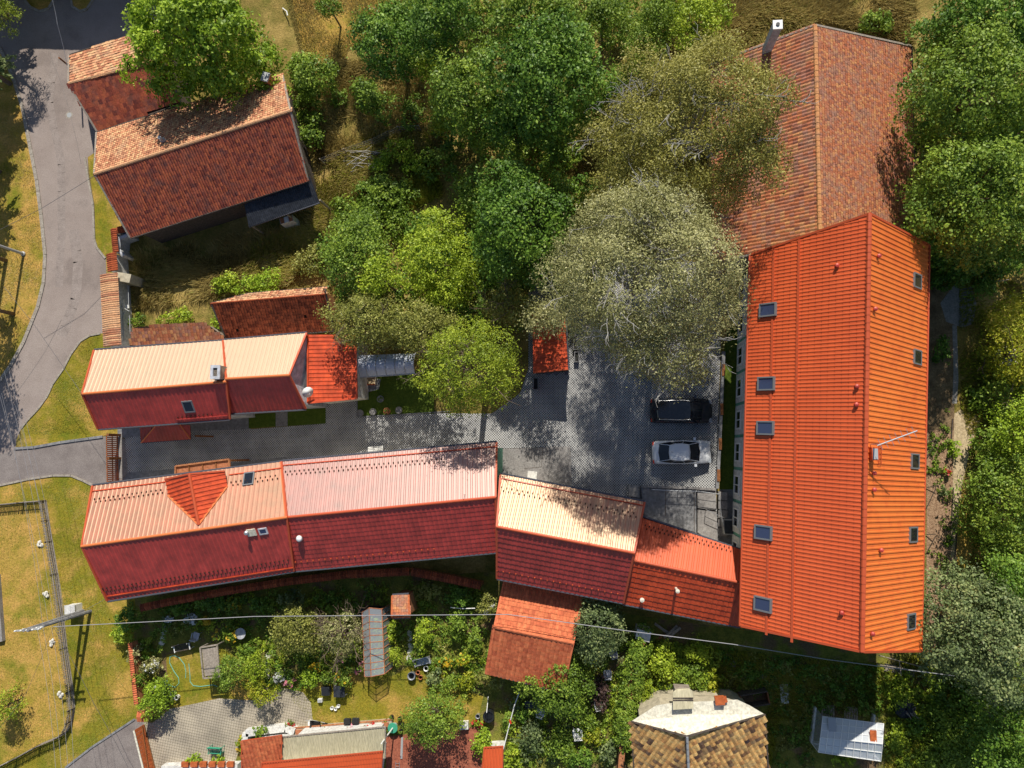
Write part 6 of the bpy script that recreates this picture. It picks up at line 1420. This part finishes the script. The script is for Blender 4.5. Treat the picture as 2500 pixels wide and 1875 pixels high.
for a,b in ((TL,BL),(TR,BR)): MB().beam(gb(a,.25),gb(b,.25),.12,.5).build('base_wall','wall_white',g2); MB().add([gb(a,.5),gb(b,.5),b,gb((a+b)/2,2.4),a],[(0,1,2,3,4)]).build('glass_pane','glass_pane',g2)
MB().box(P(2031,1768,2.3).x,P(2031,1768,2.3).y,2.32,.5,.9,.06).build('roof_vent','steel_dull',g2); MB().box(P(2130,1796,2.3).x,P(2130,1796,2.3).y,2.42,.42,.8,.05).build('roof_vent','wood_orange',g2)
for (x,y,lb) in ((2100,1832,'second from the left'),(2120,1836,'third from the left'),(2085,1828,'leftmost'),(2140,1838,'rightmost')): bush(x,y,8,12,.8,'leaf_walnut','potted greenery inside the bottom greenhouse, '+lb,group='plants inside the bottom greenhouse',dens=300)
def pallet(px,py,w,l,rot,label,m='wood_grey',z=0):
    c=P(px,py,z); t=thing('wooden_pallet',label,'pallet',c); a=Vector((math.cos(rot),math.sin(rot),0)); b=Vector((-a.y,a.x,0))
    for i in range(6): MB().cbox(c+a*(-w/2+w*(i+.5)/6)+UP*.12,a,b,UP,w/16,l/2,.012).build('slat',m,t)
    for i in range(3): MB().cbox(c+b*(-l/2+.05+(l-.1)*i/2)+UP*.055,a,b,UP,w/2,.045,.05).build('bearer',m,t)
pallet(2020,1737,.9,.9,.0,'left wooden pallet lying behind the bottom greenhouse'); pallet(2076,1741,.95,.9,-.05,'right wooden pallet lying behind the bottom greenhouse')
pallet(1914,1693,.55,1.3,.05,'long white plank bundle standing on the shaded lawn','white_paint')
pallet(2195,1635,2.0,.5,-.15,'pale stacked boards at the shade edge below the orange house')
pallet(955,357,.9,.8,.1,'pale pallet lying by the woodpile')
pallet(865,425,.8,.8,.5,'grey grating leaning by the woodpile','steel_dull')
R=random.Random(4)
t=thing('branch_pile','pile of bare grey branches and sticks in the meadow','woodpile',P(895,388,0))
for i in range(26):
    x,y=895+R.uniform(-36,36),388+R.uniform(-22,24); a=R.uniform(-.9,.9); l=R.uniform(.5,1.2); c=P(x,y,R.uniform(.15,.6)); d=Vector((math.cos(a),math.sin(a)*.7+.2,R.uniform(-.2,.2)))*l
    MB().tube([c-d,c+Vector((0,.05,.05)),c+d],.035,5,.02).build('branch','birch_bark',t)
fn=thing('wire_fence','sagging wire fence on grey posts crossing the meadow','fence',P(880,380,0)); pf=[P(x,y,0) for x,y in ((794,402),(850,378),(915,356),(980,325),(1030,322))]
for p in pf: MB().tube([p,p+UP*1.2],.05,6).build('fence_post','wood_grey',fn)
for a,b in zip(pf,pf[1:]):
    for z in (.3,.6,.9,1.15): MB().tube([a+UP*z,b+UP*z],.01,4).build('fence_wire','wire_pale',fn)
t=thing('compost_heap','dark tarpaulin-covered heap of stakes beside the bottom greenhouse','compost heap',P(2203,1723,0)); c=P(2203,1723,0)
mb=MB(); ring=[]
for j,(r,z) in enumerate(((.75,0),(.68,.35),(.4,.6),(.05,.68))):
    for i in range(10): a=i*.628; mb.v.append((c.x+math.cos(a)*r*(1+.15*math.sin(i*2+j)),c.y+math.sin(a)*r*1.1,z*(1+.1*math.sin(i*3))))
for j in range(3):
    for i in range(10): mb.f.append((j*10+i,j*10+(i+1)%10,j*10+10+(i+1)%10,j*10+10+i)); mb.t.append(.5); mb.m.append(0)
mb.build('tarpaulin','black_sheet',t)
for i in range(9): a=P(2188+i*4,1705+i*2,.3); MB().tube([a,a+Vector((.55,-1.0+R.uniform(-.2,.2),.45))],.03,5).build('stake','wood_grey',t)
# boards heap by ivy wall
t=thing('timber_heap','heap of grey boards and broken bricks right of the ivy wall top','timber heap',P(1632,1540,0))
for i,(x,y,a,l) in enumerate(((1618,1536,-.6,.9),(1624,1540,-.55,.9),(1612,1532,-.62,.8),(1640,1540,.75,.9),(1646,1545,.8,.9),(1634,1546,.7,.8),(1652,1540,.7,.6))):
    c=P(x,y,.15+.05*i); MB().cbox(c,Vector((math.cos(a),math.sin(a),0)),Vector((-math.sin(a),math.cos(a),0)),UP,l*.6,.09,.025).build('board','wood_grey',t)
for i in range(14): c=P(1600+R.uniform(-8,28),1548+R.uniform(-16,14),0); MB().box(c.x,c.y,R.uniform(0,.1),.24,.12,.08,R.uniform(0,3)).build('brick','brick',t)
q=P(1836,1697,0); t=thing('cold_frame','open dark wooden box beside the ochre tiled house','cold frame',q); a=Vector((math.cos(.2),math.sin(.2),0)); b=Vector((-a.y,a.x,0))
for s in (-1,1): MB().cbox(q+b*s*.42+UP*.5,a,b,UP,.95,.04,.5).build('side_board','wood_dark',t); MB().cbox(q+a*s*.93+UP*.5,a,b,UP,.04,.38,.5).build('end_board','wood_brown',t)
MB().cbox(q+UP*.1,a,b,UP,.88,.38,.05).build('base','soil',t)
q=P(1756,1708,5.0); k=MB().box(q.x,q.y,4.95,.6,.5,.35,.1).box(q.x+.35,q.y+.05,4.95,.25,.35,.2,.3).build('roof_pack','wood_orange'); tag(k,'orange and white package on the cream upper roof edge','package')
# ---------------------------------------------------------------- garden furniture
def gchair(px,py,rot,label,m='white_paint',sc=1.0):
    c=P(px,py,0); t=thing('garden_chair',label,'chair',c); a=Vector((math.cos(rot),math.sin(rot),0)); b=Vector((-a.y,a.x,0)); s=.25*sc
    MB().cbox(c+UP*.42,a,b,UP,s,s,.02).build('seat',m,t); MB().cbox(c-b*s+UP*.66-b*.04,a,UP,b,s*.95,.24,.02).build('backrest',m,t)
    for i in (-1,1):
        MB().cbox(c+a*i*s*1.02+UP*.62,a,b,UP,.03,s*.9,.018).build('armrest',m,t)
        for j in (-1,1): MB().tube([c+a*i*s*.95+b*j*s*.95,c+a*i*s*.9+b*j*s*.9+UP*(.42 if j>0 else .62)],.02,5).build('leg',m,t)
gchair(1411,1784,.15,'white plastic garden chair in the sun at the bottom centre',sc=1.25)
gchair(1461,1715,.2,'pale garden chair beside the purple-leaved shrub')
gchair(1321,1733,-.3,'pale garden chair beneath the spreading tree')
gchair(1497,1590,.3,'grey-blue garden chair in the shade near the dark fruit tree','wall_grey')
gchair(1483,1640,.1,'upright white chair at the end of the shady path','wall_grey')
gchair(486,1549,-.2,'small grey-white chair near the garden bench','wall_grey')
gchair(612,1722,.0,'x') if 0 else None
def bench(px,py,rot,L,label,m,n_=5,ms='steel_dull'):
    c=P(px,py,0); t=thing('garden_bench',label,'bench',c); a=Vector((math.cos(rot),math.sin(rot),0)); b=Vector((-a.y,a.x,0))
    for i in range(n_): MB().cbox(c+b*(-.2+.42*i/(n_-1))+UP*.44,a,b,UP,L/2,.035,.015).build('seat_slat',m,t)
    for i in range(3): MB().cbox(c+b*(.27+.03*i)+UP*(.56+.13*i),a,UP,b,L/2,.045,.012).build('back_slat',m,t)
    for s in (-1,1):
        MB().cbox(c+a*s*L*.47+b*.03+UP*.62,a,b,UP,.03,.26,.02).build('armrest',ms,t)
        for j in (-.18,.26): MB().tube([c+a*s*L*.46+b*j,c+a*s*L*.46+b*j+UP*(.62 if j<0 else .9)],.025,5).build('leg',ms,t)
bench(455,1577,.25,1.35,'dark slatted garden bench with pale rail in the shade behind the hose','wood_dark',ms='white_paint')
bench(1035,1611,.28,1.25,'pale grey slatted garden bench beside the buckets','steel')
bench(534,1827,.0,1.05,'turquoise-green bench at the edge of the cobbled yard','green_paint',ms='green_paint')
def barrel(px,py,r,h,label,m,nm='bucket',cat='bucket',inner='black_plastic'):
    c=P(px,py,0); t=thing(nm,label,cat,c); MB().lathe(c,[(r*.85,0),(r,h),(r*.9,h),(r*.88,h-.08)],16).build('body',m,t); MB().lathe(c+UP*(h-.1),[(r*.88,0),(r*.7,.02)],14).build('contents',inner,t)
barrel(1008,1646,.30,.5,'blue-grey water bucket left of the metal bench','steel'); barrel(1022,1640,.16,.28,'brown bucket right of the water bucket','terracotta'); barrel(1028,1652,.16,.25,'tan pot below the brown bucket','terracotta'); barrel(1042,1630,.20,.3,'white round basin on the lawn by the metal bench','white_paint')
barrel(1196,1741,.42,.75,'black kettle barbecue with glossy lid on the shaded lawn','black_plastic','kettle_barbecue','barbecue','black_plastic')
barrel(1168,1745,.17,.4,'small grey pail left of the kettle barbecue','steel')
barrel(419,1702,.26,.35,'round grey stone ball planter at the cobble edge','concrete_grey'); barrel(436,1700,.18,.35,'small white pail on the cobble edge','white_paint'); barrel(427,1690,.2,.3,'blue pot behind the grey stone planter','frame_grey')
for (x,y),lb in zip(((812,1727),(821,1729),(828,1722)),('left','middle','right')): barrel(x,y,.13,.2,'white round garden lamp on the lawn, %s of three'%lb,'white_paint','garden_lamp','garden lamp','white_paint')
barrel(734,1790,0.01,.01,'x','steel') if 0 else None
def solid(px,py,w,l,h,rot,label,cat,m,nm,top=None,z=0):
    c=P(px,py,z); t=thing(nm,label,cat,c); MB().box(c.x,c.y,z,w,l,h,rot).build('body',m,t)
    if top: MB().box(c.x,c.y,z+h,w*.85,l*.85,.02,rot).build('lid',top,t)
solid(800,1683,.62,.60,.5,.1,'black box left of the covered table on the lawn','box','black_sheet','storage_box','black_plastic')
t=thing('covered_table','square black covered table on the lawn edge','table',P(836,1681,0)); c=P(836,1681,0); MB().box(c.x,c.y,.68,.85,.80,.05,.05).build('table_top','black_sheet',t)
for i in (-1,1):
    for j in (-1,1): MB().box(c.x+i*.38,c.y+j*.35,0,.05,.05,.68).build('leg','steel_dull',t)
solid(784,1708,.32,.26,.3,.1,'small white box on the lawn','box','white_paint','small_box','steel_dull')
solid(850,1759,.5,.36,.3,.05,'left black crate on the planter wall','crate','black_sheet','crate','rubber',z=.4); solid(870,1758,.5,.36,.3,.05,'right black crate on the planter wall','crate','black_sheet','crate','rubber',z=.4)
solid(1135,1767,.62,.5,.45,.1,'white box with lid on the terrace wall','box','white_paint','white_box','wall_white')
solid(1000,1610,.0001,.0001,.0001,0,'x','x','steel','x') if 0 else None
# low planter wall around the terrace
w=thing('planter_wall','low cream planter wall with flowers north of the straw-coloured roof','wall',P(850,1775,0)); a,b=P(722,1782,0),P(960,1762,0)
MB().beam(a+UP*.2,b+UP*.2,.55,.4).build('wall_body','wall_cream',w)
for s in (-1,1): MB().beam(a+Vector((0,.3*s,.42)),b+Vector((0,.3*s,.42)),.10,.06).build('coping','brick',w)
for i in range(8): p=a.lerp(b,(i+.5)/8); MB().box(p.x,p.y,.41,.5,.3,.18,.08).build('planting_tray','terracotta',w)
w=thing('white_yard_wall','white rendered low wall left of the tiled annex','wall',P(650,1790,0))
for p,q in (((604,1787),(700,1775)),((700,1775),(722,1784)),((604,1787),(600,1806))): MB().beam(P(*p,.3),P(*q,.3),.5,.6).build('wall_body','wall_white',w)
w=thing('white_yard_wall','white rendered wall along the bottom edge of the cobbled yard','wall',P(480,1873,0)); MB().beam(P(400,1876,.35),P(585,1872,.35),.6,.7).build('wall_body','wall_white',w)
for i in range(6): p=P(455+i*22,1864,.7); MB().box(p.x,p.y,.7,.55,.35,.25,.05).build('flower_trough','wood_orange',w)
# wheelbarrow
c=P(777,1764,0); t=thing('wheelbarrow','black wheelbarrow with white bag beside the planter wall','wheelbarrow',c)
mb=MB(); lo=[(-.25,-.2,.3),(.2,-.2,.3),(.2,.2,.3),(-.25,.2,.3)]; hi=[(-.42,-.36,.62),(.42,-.32,.62),(.42,.32,.62),(-.42,.36,.62)]
vs=[(c.x+x,c.y+y,z) for x,y,z in lo+hi]; mb.add(vs,[(0,1,2,3)]+[(i,4+i,4+(i+1)%4,(i+1)%4) for i in range(4)]); mb.build('tray','black_plastic',t)
MB().lathe(c+Vector((.6,0,.2)),[(.2,-.04),(.2,.04)],14,axis=(0,1,0)).build('wheel','rubber',t)
for s in (-1,1): MB().tube([c+Vector((.6,s*.08,.2)),c+Vector((-.3,s*.26,.3)),c+Vector((-.8,s*.3,.55))],.02,5).build('handle','steel_dull',t)
MB().box(c.x-.55,c.y-.1,.0,.22,.55,.4).build('white_bag','white_paint',t)
# canopy frame, swing
c0,c1,c2,c3=P(489,1581,1.7),P(530,1574,1.7),P(537,1652,1.7),P(497,1656,1.7); t=thing('garden_canopy','brown cloth canopy on a pale wooden frame beside the hose','canopy',((c0.x+c2.x)/2,(c0.y+c2.y)/2,0))
MB().add([c3.lerp(c1,.06)-UP*.05,c2.lerp(c0,.06)-UP*.05,c1.lerp(c3,.06)-UP*.05,c0.lerp(c2,.06)-UP*.05],[(0,1,2,3)]).build('cloth','wood_grey',t)
for a,b in ((c0,c1),(c1,c2),(c2,c3),(c3,c0)): MB().beam(a,b,.10,.12).build('frame_beam','wood_grey',t)
for p in (c0,c1,c2,c3): MB().box(p.x,p.y,0,.07,.07,1.66).build('post','wood_grey',t)
c=P(600,1540,0); t=thing('round_dish_table','round grey-white disc on a stand in the shaded garden','disc table',c); MB().tube([c,c+UP*.8],.04,6).build('stand','steel_dull',t)
MB().lathe(c+UP*.8,[(.05,0),(.42,.05),(.42,.08),(.05,.04)],18).build('disc','wall_grey',t); 
for i in range(3): MB().beam(c+Vector((-.3+.3*i,-.3,.88)),c+Vector((-.3+.3*i,.3,.88)),.03,.01).build('groove','steel_dull',t)
c=P(964,1770,0); t=thing('green_parasol_base','round turquoise table pierced by a tall white pole, beside potted plants','table',c)
MB().lathe(c+UP*.55,[(.36,0),(.38,.03),(.38,.06),(.36,.08)],20).build('table_top','green_paint',t); MB().tube([c,c+UP*3.4],.05,8).build('pole','white_paint',t); MB().lathe(c,[(.2,0),(.15,.5)],12).build('pedestal','steel_dull',t)
for (x,y,lb) in ((945,1758,'left of the green table'),(958,1748,'above the green table'),(978,1752,'upper right of the green table'),(984,1766,'right of the green table'),(980,1783,'lower right of the green table'),(948,1782,'lower left of the green table')): pot(x,y,.17,.28,'small dark plant pot '+lb,'black_plastic')
h=[P(x,y,.03) for x,y in ((407,1660),(412,1672),(428,1678),(437,1668),(436,1655),(424,1638),(414,1618),(415,1604),(424,1600),(438,1606),(450,1622),(454,1640),(453,1655))]
k=MB().tube(h,.03,5).build('garden_hose','hose_green'); tag(k,'turquoise garden hose looping across the lawn, left loop','hose')
h=[P(x,y,.03) for x,y in ((461,1620),(464,1650),(464,1664),(472,1674),(490,1676),(520,1672),(531,1676))]
k=MB().tube(h,.03,5).build('garden_hose','hose_green'); tag(k,'turquoise garden hose curving to the canopy foot, right piece','hose')
mb=MB(); a=P(1256,1722,.8); pts=[P(1268,1690,1.2),P(1256,1722,1.1),P(1246,1760,1.0),P(1236,1800,1.0),P(1228,1832,1.1)]; k=mb.tube(pts,.035,5).build('rope','white_paint'); tag(k,'white rope line with a red tag running down beside the leafy vine','rope')
k=MB().box(P(1246,1762,1.0).x,P(1246,1762,1.0).y,.95,.12,.28,.1,.3).build('red_tag','red_paint'); tag(k,'red cloth tag hanging on the white rope','tag')
pd=P(1206,1476,0); t=thing('leaning_tube','white tube leaning out beside the annex corner','pipe',pd); MB().tube([P(1208,1475,.9),P(1184,1497,1.9)],.13,10).build('tube_body','white_paint',t); MB().tube([pd,P(1208,1475,.9)],.05,6).build('stake','steel_dull',t)
k=MB().tube([P(1100,1483,1.0),P(1130,1486,1.0),P(1160,1485,1.0)],.035,6).build('white_hose','white_paint'); tag(k,'short white pipe in the shade left of the leaning tube','pipe')
k=MB().tube([P(1192,1700,0),P(1188,1740,1.6)],.03,6).build('clothes_pole','white_paint'); tag(k,'thin white pole standing above the kettle barbecue','pole')
c=P(1302,1712,0); t=thing('garden_table','dark round-edged table with thin legs under the spreading tree','table',c); MB().box(c.x,c.y,.7,1.1,.55,.04,.1).build('table_top','black_sheet',t)
for i in (-1,1):
    for j in (-1,1): MB().tube([(c.x+i*.5,c.y+j*.22,0),(c.x+i*.46,c.y+j*.2,.7)],.02,5).build('leg','steel',t)
k=MB().box(P(940,1520,0).x+.0,P(940,1520,0).y,0,.4,1.0,.15,.2).build('white_board','wall_grey'); tag(k,'white board leaning beside the greenhouse frame','board')
k=MB().beam(P(982,1800,.06),P(980,1852,.06),.16,.08).build('metal_strip','steel_dull'); tag(k,'grey metal strip lying on the brick terrace','strip')
t=thing('ladder','small metal ladder at the bottom edge of the brick terrace','ladder',P(970,1868,0))
for s in (0,9): MB().tube([P(966+s,1860,.1),P(966+s,1890,.1)],.02,5).build('stile','steel',t)
for i in range(3): MB().tube([P(966,1864+i*8,.1),P(975,1864+i*8,.1)],.015,5).build('rung','steel',t)
# stepping stones and slabs in gardens
R=random.Random(12); st_=[(400,1545),(398,1558),(395,1570),(404,1538),(410,1532),(1000,1545),(1001,1560),(1003,1576),(1002,1592),(1000,1606),(655,1600),(654,1618),(653,1636),(653,1652),(1800,1648),(1815,1650),(1832,1650),(1850,1651),(1866,1652),(1790,1620),(1775,1600)]
sp=thing('stepping_stones','irregular pale stepping stones set in the garden beds','stones',P(900,1600,0))
for x,y in st_:
    c=P(x,y,0); mb=MB(); n_=7; mb.prism([(c.x+math.cos(i*.9)*R.uniform(.18,.28),c.y+math.sin(i*.9)*R.uniform(.18,.28)) for i in range(n_)],0,.06); mb.build('stone','rock' if x<1100 else 'concrete',sp)
c=P(154,248,0); mh=thing('manhole_cover','white-ringed manhole cover on the road','manhole cover',P(169,281,0)); c=P(169,281,0); MB().lathe(c,[(.22,0),(.22,.014),(.1,.014)],16).build('cover','steel_dull',mh); MB().lathe(c,[(.34,.0),(.34,.009),(.23,.009)],18).build('ring','kerb',mh)
k=MB().tube([P(690,20,.1),P(700,28,.5),P(702,38,.5)],.05,6).build('white_pipe','white_paint'); tag(k,'bent white pipe in the dry meadow beside the walnut','pipe')
t=thing('play_frame','thin pale poles standing in the dry meadow at the top edge','frame',P(915,15,0))
for x in (905,915,960,966): MB().tube([P(x,30,0),P(x-2,20,1.8)],.03,5).build('pole','white_paint',t)
k=MB().tube([P(2273,52,.1),P(2283,28,.9)],.04,5).build('grey_stake','steel_dull'); tag(k,'slanting grey stake in the shaded grass above the barn','stake')
rail('garden_rail','thin grey pole rail under the broad tree behind the orange house',[(2392,694),(2450,688)],.7,0,m='wood_grey')
t=thing('frame_fence','weathered rail fence along the foot of the orange house garden','fence',P(2180,1620,0))
for a,b in (((2140,1622),(2256,1640)),((2196,1615),(2200,1650)),((2146,1600),(2250,1628))): MB().tube([P(*a,.6),P(*b,.6)],.035,5).build('rail','wood_grey',t)
for x,y in ((2142,1622),(2198,1632),(2254,1640)): MB().tube([P(x,y,0),P(x,y,.8)],.05,6).build('fence_post','wood_grey',t)
t=thing('bean_poles','leaning wooden poles over the bark bed','poles',P(2285,1180,0))
for a,b in (((2262,1082),(2290,1073)),((2262,1120),(2285,1080)),((2262,1190),(2292,1186)),((2262,1240),(2285,1192)),((2262,1305),(2285,1304)),((2262,1350),(2285,1308))): MB().tube([P(*a,.1),P(*b,.5)],.03,5).build('pole','wood_dark',t)
c=P(2450,1000,0)
R=random.Random(5)
for (x,y,a,lb) in ((2320,1072,0,'upper'),(2322,1240,0,'middle'),(2330,1350,0,'lower')): k=MB().tube([P(x+6,y-50,.08),P(x,y+50,.08)],.04,5).build('edging_log','wood_dark'); tag(k,'dark edging log between bark bed and track, %s one'%lb,'log')
c=P(2455,870,0); t=thing('garden_pond','small dark pond with white edging under the yellow-green tree','pond',c); MB().prism([(c.x+math.cos(i*.7)*.7,c.y+math.sin(i*.7)*.5) for i in range(9)],0,.05).build('water','glass_blue',t)
for i in range(9): MB().box(c.x+math.cos(i*.7)*.8,c.y+math.sin(i*.7)*.6,0,.25,.2,.1,i).build('edge_stone','rock',t)
